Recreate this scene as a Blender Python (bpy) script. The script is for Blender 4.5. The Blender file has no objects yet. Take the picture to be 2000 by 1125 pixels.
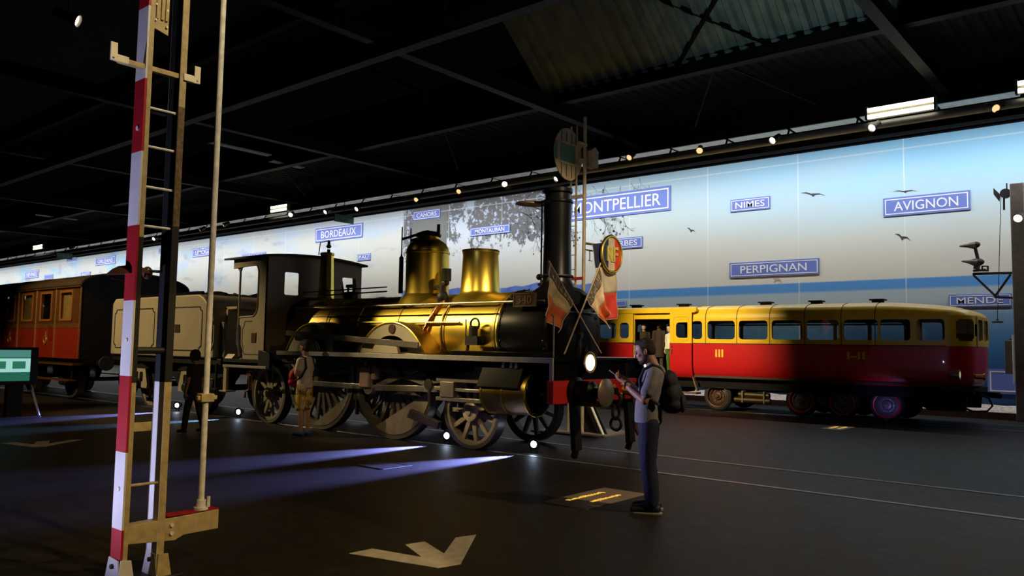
import bpy, bmesh, math, random
from mathutils import Vector, Matrix
from mathutils.geometry import tessellate_polygon

scene = bpy.context.scene
COL = scene.collection

# ---------------------------------------------------------------- camera
F_PX, PITCH, ROLL, YAW, EYE = 1550.0, math.radians(4.25), math.radians(0.95), math.radians(40.0), 1.6
_f = Vector((-math.sin(YAW)*math.cos(PITCH), math.cos(YAW)*math.cos(PITCH), math.sin(PITCH)))
_r0 = Vector((math.cos(YAW), math.sin(YAW), 0.0))
_u0 = _r0.cross(_f)
_r = math.cos(ROLL)*_r0 + math.sin(ROLL)*_u0
_u = math.cos(ROLL)*_u0 - math.sin(ROLL)*_r0
CAMPOS = Vector((0, 0, EYE))
cam_data = bpy.data.cameras.new('camera')
cam_data.sensor_fit = 'HORIZONTAL'
cam_data.sensor_width = 36.0
cam_data.lens = 36.0*F_PX/2000.0
cam_data.clip_end = 300
cam = bpy.data.objects.new('camera', cam_data)
cam.matrix_world = Matrix(((_r.x, _u.x, -_f.x, CAMPOS.x), (_r.y, _u.y, -_f.y, CAMPOS.y),
                           (_r.z, _u.z, -_f.z, CAMPOS.z), (0, 0, 0, 1)))
COL.objects.link(cam)
scene.camera = cam

# ---------------------------------------------------------------- view + world
scene.view_settings.view_transform = 'Standard'
scene.view_settings.look = 'None'
scene.view_settings.exposure = 0.0
scene.view_settings.gamma = 1.0
scene.view_settings.use_curve_mapping = False
world = bpy.data.worlds.new('hall_darkness')
scene.world = world
world.use_nodes = True
world.node_tree.nodes['Background'].inputs[0].default_value = (0.5, 0.55, 0.8, 1)
world.node_tree.nodes['Background'].inputs[1].default_value = 0.0012

# ---------------------------------------------------------------- lamps of the hall
WARM = (1.0, 0.74, 0.40)
AMBER = (1.0, 0.58, 0.22)
LED = (0.27, 0.31, 1.0)

def spot(name, loc, aim, watts, deg, blend=0.5, col=WARM, size=0.06):
    l = bpy.data.lights.new(name, 'SPOT')
    l.energy = watts; l.color = col; l.spot_size = math.radians(deg); l.spot_blend = blend
    l.shadow_soft_size = size
    o = bpy.data.objects.new(name, l)
    o.location = loc
    o.rotation_euler = (Vector(aim)-Vector(loc)).to_track_quat('-Z', 'Y').to_euler()
    COL.objects.link(o)
    return o

def strip(name, loc, aim, watts, sx, sy, col, spread=180):
    l = bpy.data.lights.new(name, 'AREA')
    l.shape = 'RECTANGLE'; l.size = sx; l.size_y = sy; l.energy = watts; l.color = col
    l.spread = math.radians(spread)
    o = bpy.data.objects.new(name, l)
    o.location = loc
    o.rotation_euler = (Vector(aim)-Vector(loc)).to_track_quat('-Z', 'Y').to_euler()
    COL.objects.link(o)
    return o

# wall washers in the trough over the sky backdrop
for k in range(11):
    x0 = 3.0-k*8.0
    strip('backdrop_washer_lamp', (x0-4, 22.45, 7.46), (x0-4, 24.3, 3.3), 215, 7.9, 0.10, (0.95, 0.97, 1.0), 180)
# warm spots over the near side of the track; those on the boiler shine along it from the tender end
spot('boiler_spot_lamp', (-17.5, 2.4, 7.4), (-9.6, 9.3, 1.75), 2600, 11.5, 0.5, (1.0, 0.76, 0.36))
spot('boiler_spot_lamp', (-15.6, 2.4, 7.4), (-8.9, 9.3, 1.8), 2000, 15, 0.6, (1.0, 0.78, 0.38))
spot('boiler_spot_lamp', (-13.6, 2.4, 7.4), (-8.2, 9.3, 1.7), 900, 18, 0.8, (1.0, 0.78, 0.38))
spot('motion_spot_lamp', (-7.0, 2.6, 7.0), (-9.2, 9.2, 1.0), 600, 34, 0.9, (1.0, 0.72, 0.38))
spot('tender_spot_lamp', (-23.0, 2.2, 7.6), (-17.4, 8.7, 1.7), 3100, 36, 0.45, (1.0, 0.74, 0.36))
spot('carriage_spot_lamp', (-21.0, 3.4, 6.5), (-23.6, 8.6, 1.7), 1500, 46, 0.8, (1.0, 0.64, 0.28))
spot('flag_spot_lamp', (-1.2, 8.2, 7.0), (-7.6, 11.4, 3.0), 3000, 34, 0.6, (1.0, 0.76, 0.46))
spot('signal_spot_lamp', (-3.5, 8.5, 2.6), (-8.2, 12.4, 4.2), 110, 40, 0.9, (1.0, 0.72, 0.36))
spot('railcar_spot_lamp', (-10.6, 9.0, 7.7), (-10.0, 19.6, 1.75), 8600, 26, 0.9, (1.0, 0.80, 0.44))
spot('railcar_end_lamp', (-2.0, 15.5, 7.5), (-5.0, 19.6, 2.4), 60, 50, 0.9, (1.0, 0.82, 0.5))
spot('floor_edge_lamp', (2.5, 8.5, 7.2), (-4.5, 7.0, 0.0), 1500, 62, 0.8, (1.0, 0.70, 0.36))
spot('barrier_foot_lamp', (1.5, 2.2, 5.2), (-5.3, 2.9, 0.0), 640, 24, 0.06, (1.0, 0.70, 0.28))
spot('barrier_head_lamp', (-2.6, 3.2, 6.2), (-5.3, 2.75, 3.7), 430, 50, 0.9, (1.0, 0.78, 0.45))
spot('carriage_floor_lamp', (-19.6, 7.4, 5.5), (-19.4, 6.3, 0.0), 90, 16, 0.7, (1.0, 0.5, 0.12))
spot('shorts_visitor_fill', (-16.5, 4.2, 5.6), (-11.55, 8.25, 0.95), 1050, 12, 0.7, (1.0, 0.76, 0.46))  # added unseen spot that brightens only the visitor in shorts
# cool lights aimed from the neighbouring track
spot('barrier_cool_lamp', (-6.3, 0.3, 0.15), (-5.38, 2.5, 2.1), 330, 92, 0.6, (0.62, 0.62, 1.0))
spot('visitor_cool_lamp', (-8.6, 4.2, 1.5), (-4.2, 6.9, 1.25), 900, 26, 0.8, (0.66, 0.62, 1.0))
spot('ceiling_fill', (-6.2, 14.5, 6.8), (-7.2, 18.2, 9.8), 150, 74, 1.0, (0.55, 0.95, 0.95), 0.15)  # added unseen uplight that brightens the sloping roof sheet

# ---------------------------------------------------------------- pixel -> place helpers (2000 x 1125 photo)
def ray(px, py):
    return _f + _r*((px-1000.0)/F_PX) + _u*((562.5-py)/F_PX)
def onY(px, py, Y):
    d = ray(px, py); return CAMPOS + d*(Y/d.y)
def onX(px, py, X):
    d = ray(px, py); return CAMPOS + d*(X/d.x)
def onZ(px, py, Z=0.0):
    d = ray(px, py); return CAMPOS + d*((Z-EYE)/d.z)

# ---------------------------------------------------------------- materials
MATS = {}
def mat(name, col, rough=0.6, metal=0.0, var=0.12, vscale=6.0, bump=0.0, bscale=40.0, emit=None, estr=0.0, spec=0.5, coat=0.0):
    if name in MATS: return MATS[name]
    m = bpy.data.materials.new(name); m.use_nodes = True
    nt = m.node_tree; b = nt.nodes['Principled BSDF']
    b.inputs['Roughness'].default_value = rough
    b.inputs['Metallic'].default_value = metal
    b.inputs['Specular IOR Level'].default_value = spec
    b.inputs['Coat Weight'].default_value = coat
    tc = nt.nodes.new('ShaderNodeTexCoord')
    no = nt.nodes.new('ShaderNodeTexNoise'); no.inputs['Scale'].default_value = vscale; no.inputs['Detail'].default_value = 4
    nt.links.new(tc.outputs['Object'], no.inputs['Vector'])
    mr = nt.nodes.new('ShaderNodeMapRange')
    mr.inputs[1].default_value = 0.3; mr.inputs[2].default_value = 0.7
    mr.inputs[3].default_value = 1.0-var; mr.inputs[4].default_value = 1.0+var
    nt.links.new(no.outputs['Fac'], mr.inputs[0])
    mx = nt.nodes.new('ShaderNodeMix'); mx.data_type = 'RGBA'; mx.blend_type = 'MULTIPLY'
    mx.inputs[0].default_value = 1.0; mx.inputs[6].default_value = (*col, 1)
    nt.links.new(mr.outputs[0], mx.inputs[7])
    nt.links.new(mx.outputs[2], b.inputs['Base Color'])
    if bump:
        n2 = nt.nodes.new('ShaderNodeTexNoise'); n2.inputs['Scale'].default_value = bscale; n2.inputs['Detail'].default_value = 3
        nt.links.new(tc.outputs['Object'], n2.inputs['Vector'])
        bp = nt.nodes.new('ShaderNodeBump'); bp.inputs['Strength'].default_value = bump; bp.inputs['Distance'].default_value = 0.02
        nt.links.new(n2.outputs['Fac'], bp.inputs['Height']); nt.links.new(bp.outputs[0], b.inputs['Normal'])
    if emit:
        b.inputs['Emission Color'].default_value = (*emit, 1); b.inputs['Emission Strength'].default_value = estr
    MATS[name] = m
    return m

def glass_mat(name, tint=(0.75, 0.8, 0.8), gloss=0.10):
    if name in MATS: return MATS[name]
    m = bpy.data.materials.new(name); m.use_nodes = True
    nt = m.node_tree; nt.nodes.remove(nt.nodes['Principled BSDF'])
    out = nt.nodes['Material Output']
    t = nt.nodes.new('ShaderNodeBsdfTransparent'); t.inputs[0].default_value = (*tint, 1)
    g = nt.nodes.new('ShaderNodeBsdfGlossy'); g.inputs['Roughness'].default_value = 0.04
    lw = nt.nodes.new('ShaderNodeLayerWeight'); lw.inputs[0].default_value = 0.25
    ma = nt.nodes.new('ShaderNodeMath'); ma.operation = 'MULTIPLY_ADD'; ma.inputs[1].default_value = 0.5; ma.inputs[2].default_value = gloss*0.4
    nt.links.new(lw.outputs['Fresnel'], ma.inputs[0])
    ms = nt.nodes.new('ShaderNodeMixShader')
    nt.links.new(ma.outputs[0], ms.inputs[0]); nt.links.new(t.outputs[0], ms.inputs[1]); nt.links.new(g.outputs[0], ms.inputs[2])
    nt.links.new(ms.outputs[0], out.inputs[0])
    MATS[name] = m
    return m

# ---------------------------------------------------------------- mesh builder
class MB:
    def __init__(s): s.v = []; s.f = []
    def add(s, vs, fs):
        o = len(s.v); s.v += [Vector(v) for v in vs]; s.f += [tuple(i+o for i in f) for f in fs]; return s
    def box(s, x0, x1, y0, y1, z0, z1):
        return s.add([(x0,y0,z0),(x1,y0,z0),(x1,y1,z0),(x0,y1,z0),(x0,y0,z1),(x1,y0,z1),(x1,y1,z1),(x0,y1,z1)],
                     [(0,3,2,1),(4,5,6,7),(0,1,5,4),(1,2,6,5),(2,3,7,6),(3,0,4,7)])
    def obox(s, c, size, R=None):
        c = Vector(c); R = R or Matrix.Identity(3); hx, hy, hz = size[0]/2, size[1]/2, size[2]/2
        vs = [c+R@Vector((a*hx, b*hy, d*hz)) for d in (-1,1) for a, b in ((-1,-1),(1,-1),(1,1),(-1,1))]
        return s.add(vs, [(0,3,2,1),(4,5,6,7),(0,1,5,4),(1,2,6,5),(2,3,7,6),(3,0,4,7)])
    def bar(s, p0, p1, w, h, up=(0,0,1)):
        p0 = Vector(p0); p1 = Vector(p1); d = (p1-p0); L = d.length; d.normalize(); up = Vector(up)
        if abs(d.dot(up)) > 0.98: up = Vector((0,1,0))
        sdir = up.cross(d).normalized(); u2 = d.cross(sdir)
        R = Matrix((d, sdir, u2)).transposed()
        return s.obox((p0+p1)/2, (L, w, h), R)
    def cyl(s, p0, p1, r0, r1=None, n=20, cap=True):
        r1 = r0 if r1 is None else r1
        return s.lathe([(r0, 0.0), (r1, (Vector(p1)-Vector(p0)).length)], p0, Vector(p1)-Vector(p0), n, cap)
    def lathe(s, prof, org, axis=(0,0,1), n=24, cap=True, squash=None):
        org = Vector(org); ax = Vector(axis).normalized()
        ref = Vector((1,0,0)) if abs(ax.x) < 0.9 else Vector((0,0,1))
        a = (ref-ax*ref.dot(ax)).normalized(); b = ax.cross(a)
        vs = []; fs = []
        for (r, h) in prof:
            for k in range(n):
                t = 2*math.pi*k/n
                vs.append(org+ax*h+(a*math.cos(t)+b*math.sin(t))*r)
        for i in range(len(prof)-1):
            for k in range(n):
                k2 = (k+1) % n
                fs.append((i*n+k, i*n+k2, (i+1)*n+k2, (i+1)*n+k))
        if cap:
            if prof[0][0] > 1e-5: fs.append(tuple(range(n-1, -1, -1)))
            if prof[-1][0] > 1e-5: fs.append(tuple((len(prof)-1)*n+k for k in range(n)))
        return s.add(vs, fs)
    def tube(s, pts, r, n=8, cap=True):
        pts = [Vector(p) for p in pts]; m = len(pts)
        rs = r if isinstance(r, (list, tuple)) else [r]*m
        vs = []; fs = []; prev = None
        for i, p in enumerate(pts):
            d = (pts[min(i+1, m-1)]-pts[max(i-1, 0)]).normalized()
            if prev is None:
                ref = Vector((0,0,1)) if abs(d.z) < 0.9 else Vector((1,0,0))
                a = (ref-d*ref.dot(d)).normalized()
            else:
                a = (prev-d*prev.dot(d)).normalized()
            prev = a; b = d.cross(a)
            for k in range(n):
                t = 2*math.pi*k/n
                vs.append(p+(a*math.cos(t)+b*math.sin(t))*rs[i])
        for i in range(m-1):
            for k in range(n):
                k2 = (k+1) % n
                fs.append((i*n+k, i*n+k2, (i+1)*n+k2, (i+1)*n+k))
        if cap:
            fs.append(tuple(range(n-1, -1, -1))); fs.append(tuple((m-1)*n+k for k in range(n)))
        return s.add(vs, fs)
    def prism(s, poly, fn, a, b):
        """poly: 2-D outline, fn(u, v, w) -> point; w runs from a to b"""
        n = len(poly)
        vs = [fn(u, v, a) for u, v in poly]+[fn(u, v, b) for u, v in poly]
        fs = [tuple(range(n)), tuple(range(2*n-1, n-1, -1))]+[(i, i+n, (i+1) % n+n, (i+1) % n) for i in range(n)]
        return s.add(vs, fs)
    def plate(s, outer, holes, fn, a, b):
        loops = [outer]+holes
        flat = [p for l in loops for p in l]
        tris = tessellate_polygon([[Vector((u, v, 0)) for u, v in l] for l in loops])
        n = len(flat)
        vs = [fn(u, v, a) for u, v in flat]+[fn(u, v, b) for u, v in flat]
        fs = [tuple(t) for t in tris]+[tuple(i+n for i in reversed(t)) for t in tris]
        o = 0
        for l in loops:
            m = len(l)
            for i in range(m):
                j = (i+1) % m
                fs.append((o+i, o+j, o+j+n, o+i+n))
            o += m
        return s.add(vs, fs)
    def ell(s, c, r, R=None, nu=16, nv=10):
        c = Vector(c); R = R or Matrix.Identity(3)
        vs = [c+R@Vector((0,0,-r[2]))]; fs = []
        for i in range(1, nv):
            ph = -math.pi/2+math.pi*i/nv
            for k in range(nu):
                t = 2*math.pi*k/nu
                vs.append(c+R@Vector((r[0]*math.cos(ph)*math.cos(t), r[1]*math.cos(ph)*math.sin(t), r[2]*math.sin(ph))))
        vs.append(c+R@Vector((0,0,r[2])))
        for k in range(nu): fs.append((0, 1+(k+1) % nu, 1+k))
        for i in range(nv-2):
            for k in range(nu):
                k2 = (k+1) % nu
                fs.append((1+i*nu+k, 1+i*nu+k2, 1+(i+1)*nu+k2, 1+(i+1)*nu+k))
        last = len(vs)-1
        for k in range(nu): fs.append((last, 1+(nv-2)*nu+k, 1+(nv-2)*nu+(k+1) % nu))
        return s.add(vs, fs)
    def loft(s, rings, n=24):
        """closed skin through rings of (centre, half-width vector, half-depth vector)"""
        vs = []; fs = []
        for c, a, b in rings:
            for k in range(n):
                t = 2*math.pi*k/n
                vs.append(Vector(c)+Vector(a)*math.cos(t)+Vector(b)*math.sin(t))
        for i in range(len(rings)-1):
            for k in range(n):
                k2 = (k+1) % n
                fs.append((i*n+k, i*n+k2, (i+1)*n+k2, (i+1)*n+k))
        fs.append(tuple(range(n-1, -1, -1))); fs.append(tuple((len(rings)-1)*n+k for k in range(n)))
        return s.add(vs, fs)
    def cap(s, p0, p1, r0, r1=None, n=12):
        """capsule with round ends"""
        r1 = r0 if r1 is None else r1
        p0 = Vector(p0); p1 = Vector(p1); L = (p1-p0).length
        prof = [(r0*math.sin(t*math.pi/8), -r0*math.cos(t*math.pi/8)) for t in range(0, 5)]
        prof[0] = (1e-4, -r0)
        p2 = [(r1*math.cos(t*math.pi/8), L+r1*math.sin(t*math.pi/8)) for t in range(0, 5)]
        p2[-1] = (1e-4, L+r1)
        return s.lathe(prof+p2, p0, p1-p0 if L > 1e-6 else (0,0,1), n)
    def torus(s, c, axis, R, r, n=32, m=8, a0=0.0, a1=2*math.pi):
        c = Vector(c); ax = Vector(axis).normalized()
        ref = Vector((1,0,0)) if abs(ax.x) < 0.9 else Vector((0,0,1))
        a = (ref-ax*ref.dot(ax)).normalized(); b = ax.cross(a)
        full = abs(a1-a0-2*math.pi) < 1e-6
        k = n if full else n+1
        vs = []; fs = []
        for i in range(k):
            t = a0+(a1-a0)*i/n
            d = a*math.cos(t)+b*math.sin(t)
            for j in range(m):
                q = 2*math.pi*j/m
                vs.append(c+d*(R+r*math.cos(q))+ax*(r*math.sin(q)))
        for i in range(n):
            i2 = (i+1) % k
            for j in range(m):
                j2 = (j+1) % m
                fs.append((i*m+j, i2*m+j, i2*m+j2, i*m+j2))
        if not full:
            fs.append(tuple(range(m))); fs.append(tuple((k-1)*m+j for j in range(m-1, -1, -1)))
        return s.add(vs, fs)
    def grid(s, rows):
        """rows of points -> open sheet"""
        m = len(rows[0])
        vs = [p for r in rows for p in r]
        fs = [(i*m+j, i*m+j+1, (i+1)*m+j+1, (i+1)*m+j) for i in range(len(rows)-1) for j in range(m-1)]
        return s.add(vs, fs)
    def data(s, name, smooth=35):
        me = bpy.data.meshes.new(name)
        me.from_pydata([tuple(v) for v in s.v], [], s.f)
        bm = bmesh.new(); bm.from_mesh(me)
        bmesh.ops.remove_doubles(bm, verts=bm.verts, dist=1e-5)
        bmesh.ops.recalc_face_normals(bm, faces=bm.faces)
        bm.to_mesh(me); bm.free()
        if smooth is not None:
            me.shade_smooth(); me.set_sharp_from_angle(angle=math.radians(smooth))
        return me

WPOS = {}
def place(o, wpos, parent):
    COL.objects.link(o)
    WPOS[o.name] = Vector(wpos)
    if parent is not None:
        o.parent = parent
        o.location = Vector(wpos)-WPOS[parent.name]
    else:
        o.location = wpos
    return o

def build(mb, name, m, parent=None, bevel=0.0, smooth=35, base=False):
    """link the builder's geometry as ONE object; its origin sits at the middle (or the base) of its bounds"""
    lo = Vector((min(v.x for v in mb.v), min(v.y for v in mb.v), min(v.z for v in mb.v)))
    hi = Vector((max(v.x for v in mb.v), max(v.y for v in mb.v), max(v.z for v in mb.v)))
    c = (lo+hi)/2
    if base: c.z = lo.z
    mb.v = [v-c for v in mb.v]
    me = mb.data(name, smooth)
    ms = m if isinstance(m, (list, tuple)) else [m]
    for q in ms: me.materials.append(q)
    o = bpy.data.objects.new(name, me)
    if bevel:
        bv = o.modifiers.new('bevel', 'BEVEL'); bv.width = bevel; bv.segments = 2; bv.limit_method = 'ANGLE'; bv.angle_limit = math.radians(40)
    place(o, c, parent)
    return o

def tag(o, label, cat, group=None, kind=None):
    o['label'] = label; o['category'] = cat
    if group: o['group'] = group
    if kind: o['kind'] = kind
    return o

def thing(name, loc, label, cat, group=None):
    o = bpy.data.objects.new(name, None); o.empty_display_size = 0.2
    place(o, loc, None)
    return tag(o, label, cat, group)

def struct(o):
    o['kind'] = 'structure'; return o

def copy_tree(o, offset, parent=None, label=None):
    c = o.copy(); COL.objects.link(c)
    WPOS[c.name] = WPOS[o.name]+Vector(offset)
    if parent is None:
        c.location = o.location+Vector(offset)
        if label: c['label'] = label
    else:
        c.parent = parent
    for ch in list(o.children): copy_tree(ch, offset, c)
    return c

def text_mesh(txt, h, fn, depth, name, m, parent, wide=1.0, align='CENTER', bold=0.0, fit=None):
    """lettering laid out with fn(u, v, w); capitals are h tall, centred on (0, 0)"""
    cu = bpy.data.curves.new(name, 'FONT'); cu.body = txt; cu.align_x = align; cu.size = 1.0; cu.extrude = 0.5
    cu.resolution_u = 3; cu.offset = bold
    tmp = bpy.data.objects.new(name+'_tmp', cu); COL.objects.link(tmp)
    dg = bpy.context.evaluated_depsgraph_get()
    me = bpy.data.meshes.new_from_object(tmp.evaluated_get(dg))
    zs = [v.co.y for v in me.vertices]; lo, hi = min(zs), max(zs)
    xs = [v.co.x for v in me.vertices]; xc = (min(xs)+max(xs))/2
    k = h/(hi-lo)
    if fit: wide = fit/((max(xs)-min(xs))*k)
    mb = MB()
    mb.add([fn((v.co.x-xc)*k*wide, (v.co.y-(lo+hi)/2)*k, (v.co.z)*depth) for v in me.vertices], [tuple(p.vertices) for p in me.polygons])
    bpy.data.objects.remove(tmp); bpy.data.meshes.remove(me); bpy.data.curves.remove(cu)
    return build(mb, name, m, parent, smooth=None)

def rrect(x0, x1, z0, z1, r, n=4, corners=(1,1,1,1)):
    pts = []
    for (cx, cz, a), on in zip(((x1-r, z1-r, 0), (x0+r, z1-r, 90), (x0+r, z0+r, 180), (x1-r, z0+r, 270)), corners):
        if on:
            for k in range(n+1):
                t = math.radians(a+90*k/n); pts.append((cx+r*math.cos(t), cz+r*math.sin(t)))
        else:
            pts.append((cx+r*(1 if a in (0, 270) else -1), cz+r*(1 if a in (0, 90) else -1)))
    return pts

def fuse(mb, name, m, parent, voxel=0.008, smooth=6):
    """grow one continuous skin round overlapping volumes"""
    me = mb.data(name+'_raw', None)
    tmp = bpy.data.objects.new(name+'_raw', me); COL.objects.link(tmp)
    rm = tmp.modifiers.new('r', 'REMESH'); rm.mode = 'VOXEL'; rm.voxel_size = voxel
    sm = tmp.modifiers.new('s', 'SMOOTH'); sm.factor = 0.5; sm.iterations = smooth
    dg = bpy.context.evaluated_depsgraph_get()
    out = bpy.data.meshes.new_from_object(tmp.evaluated_get(dg))
    bpy.data.objects.remove(tmp); bpy.data.meshes.remove(me)
    vs = [v.co.copy() for v in out.vertices]
    lo = Vector((min(v.x for v in vs), min(v.y for v in vs), min(v.z for v in vs)))
    hi = Vector((max(v.x for v in vs), max(v.y for v in vs), max(v.z for v in vs)))
    c = (lo+hi)/2
    out.transform(Matrix.Translation(-c))
    out.shade_smooth(); out.name = name
    out.materials.append(m)
    o = bpy.data.objects.new(name, out)
    return place(o, c, parent)

random.seed(7)
XZ = lambda Y: (lambda u, v, w: Vector((u, Y+w, v)))
YZ = lambda X: (lambda u, v, w: Vector((X+w, u, v)))
XY = lambda Z: (lambda u, v, w: Vector((u, v, Z+w)))
# ================================================================ SETTING
def node_mat(name):
    m = bpy.data.materials.new(name); m.use_nodes = True
    return m, m.node_tree, m.node_tree.nodes['Principled BSDF']

class NT:
    def __init__(s, nt): s.nt = nt
    def _in(s, sock, v):
        if isinstance(v, bpy.types.NodeSocket): s.nt.links.new(v, sock)
        elif isinstance(v, (tuple, list)): sock.default_value = (*v, 1) if len(v) == 3 and sock.type == 'RGBA' else v
        else: sock.default_value = v
    def math(s, op, a, b=0.0, c=None, clamp=False):
        n = s.nt.nodes.new('ShaderNodeMath'); n.operation = op; n.use_clamp = clamp
        s._in(n.inputs[0], a); s._in(n.inputs[1], b)
        if c is not None: s._in(n.inputs[2], c)
        return n.outputs[0]
    def mix(s, f, a, b, mode='MIX'):
        n = s.nt.nodes.new('ShaderNodeMix'); n.data_type = 'RGBA'; n.blend_type = mode
        s._in(n.inputs[0], f); s._in(n.inputs[6], a); s._in(n.inputs[7], b)
        return n.outputs[2]
    def ramp(s, f, stops, interp='LINEAR'):
        n = s.nt.nodes.new('ShaderNodeValToRGB'); cr = n.color_ramp; cr.interpolation = interp
        while len(cr.elements) < len(stops): cr.elements.new(0.5)
        for e, (p, c) in zip(cr.elements, stops): e.position = p; e.color = (*c, 1)
        s._in(n.inputs[0], f); return n.outputs[0]
    def step(s, x, a, b):
        n = s.nt.nodes.new('ShaderNodeMapRange'); n.interpolation_type = 'SMOOTHSTEP'
        s._in(n.inputs[0], x); n.inputs[1].default_value = a; n.inputs[2].default_value = b
        return n.outputs[0]
    def noise(s, vec, scale, detail=4, rough=0.5):
        n = s.nt.nodes.new('ShaderNodeTexNoise'); n.inputs['Scale'].default_value = scale
        n.inputs['Detail'].default_value = detail; n.inputs['Roughness'].default_value = rough
        s._in(n.inputs['Vector'], vec); return n.outputs['Fac']
    def comb(s, x, y, z):
        n = s.nt.nodes.new('ShaderNodeCombineXYZ')
        for i, v in enumerate((x, y, z)): s._in(n.inputs[i], v)
        return n.outputs[0]
    def xyz(s):
        t = s.nt.nodes.new('ShaderNodeTexCoord'); n = s.nt.nodes.new('ShaderNodeSeparateXYZ')
        s.nt.links.new(t.outputs['Object'], n.inputs[0]); return n.outputs[0], n.outputs[1], n.outputs[2], t.outputs['Object']

# floor: dark sealed asphalt
m, nt, b = node_mat('dark_asphalt'); N = NT(nt)
fx, fy, fz, fo = N.xyz()
n1 = N.noise(fo, 0.35, 4); n2 = N.noise(fo, 6.0, 5, 0.65); n3 = N.noise(fo, 90.0, 2)
fc = N.mix(n1, (0.015, 0.0125, 0.0105), (0.027, 0.023, 0.019))
fc = N.mix(N.step(n2, 0.45, 0.75), fc, (0.033, 0.028, 0.023))
nt.links.new(fc, b.inputs['Base Color'])
nt.links.new(N.math('MULTIPLY_ADD', n2, 0.22, 0.42), b.inputs['Roughness'])
b.inputs['Specular IOR Level'].default_value = 0.16
bp = nt.nodes.new('ShaderNodeBump'); bp.inputs['Strength'].default_value = 0.25; bp.inputs['Distance'].default_value = 0.004
nt.links.new(n3, bp.inputs['Height']); nt.links.new(bp.outputs[0], b.inputs['Normal'])
ASPHALT = m
struct(build(MB().box(-92, 8, -8, 26, -0.2, 0.0), 'floor', ASPHALT))

BLACKWALL = mat('black_hall_paint', (0.010, 0.010, 0.011), 0.9, var=0.2, spec=0.08)
CEIL = mat('black_ceiling_sheet', (0.006, 0.006, 0.0075), 0.7, var=0.3, vscale=1.5, spec=0.08)
struct(build(MB().box(-92, 8, 24.5, 24.8, 0, 13.2), 'wall_back', BLACKWALL))
struct(build(MB().box(-92.3, -92, -8, 24.8, 0, 13.2), 'wall_left', BLACKWALL))
struct(build(MB().box(8, 8.3, -8, 24.8, 0, 13.2), 'wall_right', BLACKWALL))
struct(build(MB().box(-92, 8, -8.3, -8, 0, 13.2), 'wall_front', BLACKWALL))
# stepped roof: a flat strip over the backdrop, a sloping corrugated sheet, a high flat roof
def corrugated(x0, x1, p0, p1, pitch=0.33, dep=0.05):
    mb = MB(); n = int((x1-x0)/pitch)
    a = Vector((0, p0[0], p0[1])); c = Vector((0, p1[0], p1[1])); d = (c-a).normalized(); nrm = Vector((1,0,0)).cross(d)
    rows = [[], []]
    for i in range(n):
        x = x0+i*pitch
        for u, h in ((0, 0), (0.35, 0), (0.5, 1), (0.85, 1)):
            for r, q in ((0, a), (1, c)):
                rows[r].append(Vector((x+u*pitch, 0, 0))+q+nrm*h*dep)
    return mb.grid(rows)
ROOFMETAL = mat('corrugated_roof_metal', (0.20, 0.24, 0.23), 0.55, 0.3, var=0.25, vscale=2.0)
o = struct(build(corrugated(-92, 8, (24.6, 9.5), (19.3, 9.5)), 'ceiling', CEIL, smooth=None))
o = struct(build(corrugated(-15.0, -4.2, (19.3, 9.5), (15.2, 12.9), 0.42, 0.10), 'ceiling_slope', ROOFMETAL, smooth=None))
o = struct(build(MB().box(-92, -15.0, 15.2, 19.3, 12.9, 13.0).box(-4.2, 8, 15.2, 19.3, 12.9, 13.0).box(-92, 8, -8, 15.2, 12.9, 13.0), 'ceiling_high', CEIL, smooth=None))
# roof beams and braces
BEAM = mat('dark_steel_beam', (0.008, 0.0078, 0.008), 0.6, 0.2, var=0.3, spec=0.08)
BEAM2 = mat('worn_steel_beam', (0.035, 0.031, 0.026), 0.55, 0.3, var=0.3, spec=0.08)
def ibeam(p0, p1, w, h):
    p0 = Vector(p0); p1 = Vector(p1); z = Vector((0,0,1))
    mb = MB(); mb.bar(p0+z*h/2, p1+z*h/2, w, 0.03); mb.bar(p0-z*h/2, p1-z*h/2, w, 0.03); mb.bar(p0, p1, 0.03, h)
    return mb
k = 0
def trim(mb, m=BEAM):
    global k
    k += 1
    return struct(build(mb, 'trim_%d' % k, m, smooth=30))
trim(ibeam((-92, 19.3, 9.30), (8, 19.3, 9.30), 0.3, 0.4))
trim(ibeam((-92, 11.3, 8.15), (8, 11.3, 8.15), 0.26, 0.34), BEAM2)
trim(ibeam((-92, 15.2, 12.6), (8, 15.2, 12.6), 0.3, 0.4))
for xb in (-4.7, -14.5, -24.5, -34.5, -46, -60):
    trim(ibeam((xb, -8, 9.0), (xb, 24.5, 9.0), 0.28, 0.42))
for xb in (-9.2, -19.5, -29.5):
    trim(MB().bar((xb-3.0, 16.4, 11.9), (xb+1.5, 19.3, 9.4), 0.10, 0.10).bar((xb+3.2, 16.2, 11.9), (xb-1.2, 19.3, 9.4), 0.10, 0.10)
         .bar((xb, 19.3, 9.3), (xb-2.2, 22.4, 8.6), 0.04, 0.04).bar((xb, 19.3, 9.3), (xb+1.6, 22.4, 8.6), 0.04, 0.04))
trim(MB().bar((-92, 5.5, 9.6), (8, 5.5, 9.6), 0.5, 0.5), mat('dull_blue_duct', (0.03, 0.03, 0.05), 0.5, 0.4, spec=0.08))
# pale ceiling panels hanging in the dark
PALE = mat('pale_ceiling_panel', (0.30, 0.31, 0.32), 0.7)
for (px, py, lx, ly) in ((470, 292, 0.35, 2.6), (560, 322, 0.35, 1.6), (250, 330, 0.35, 2.4), (110, 425, 0.4, 2.4)):
    p = onZ(px, py, 9.2)
    trim(MB().box(p.x-lx/2, p.x+lx/2, p.y-ly/2, p.y+ly/2, 9.2, 9.24), PALE)
    bpy.data.objects['trim_%d' % k]

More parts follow.
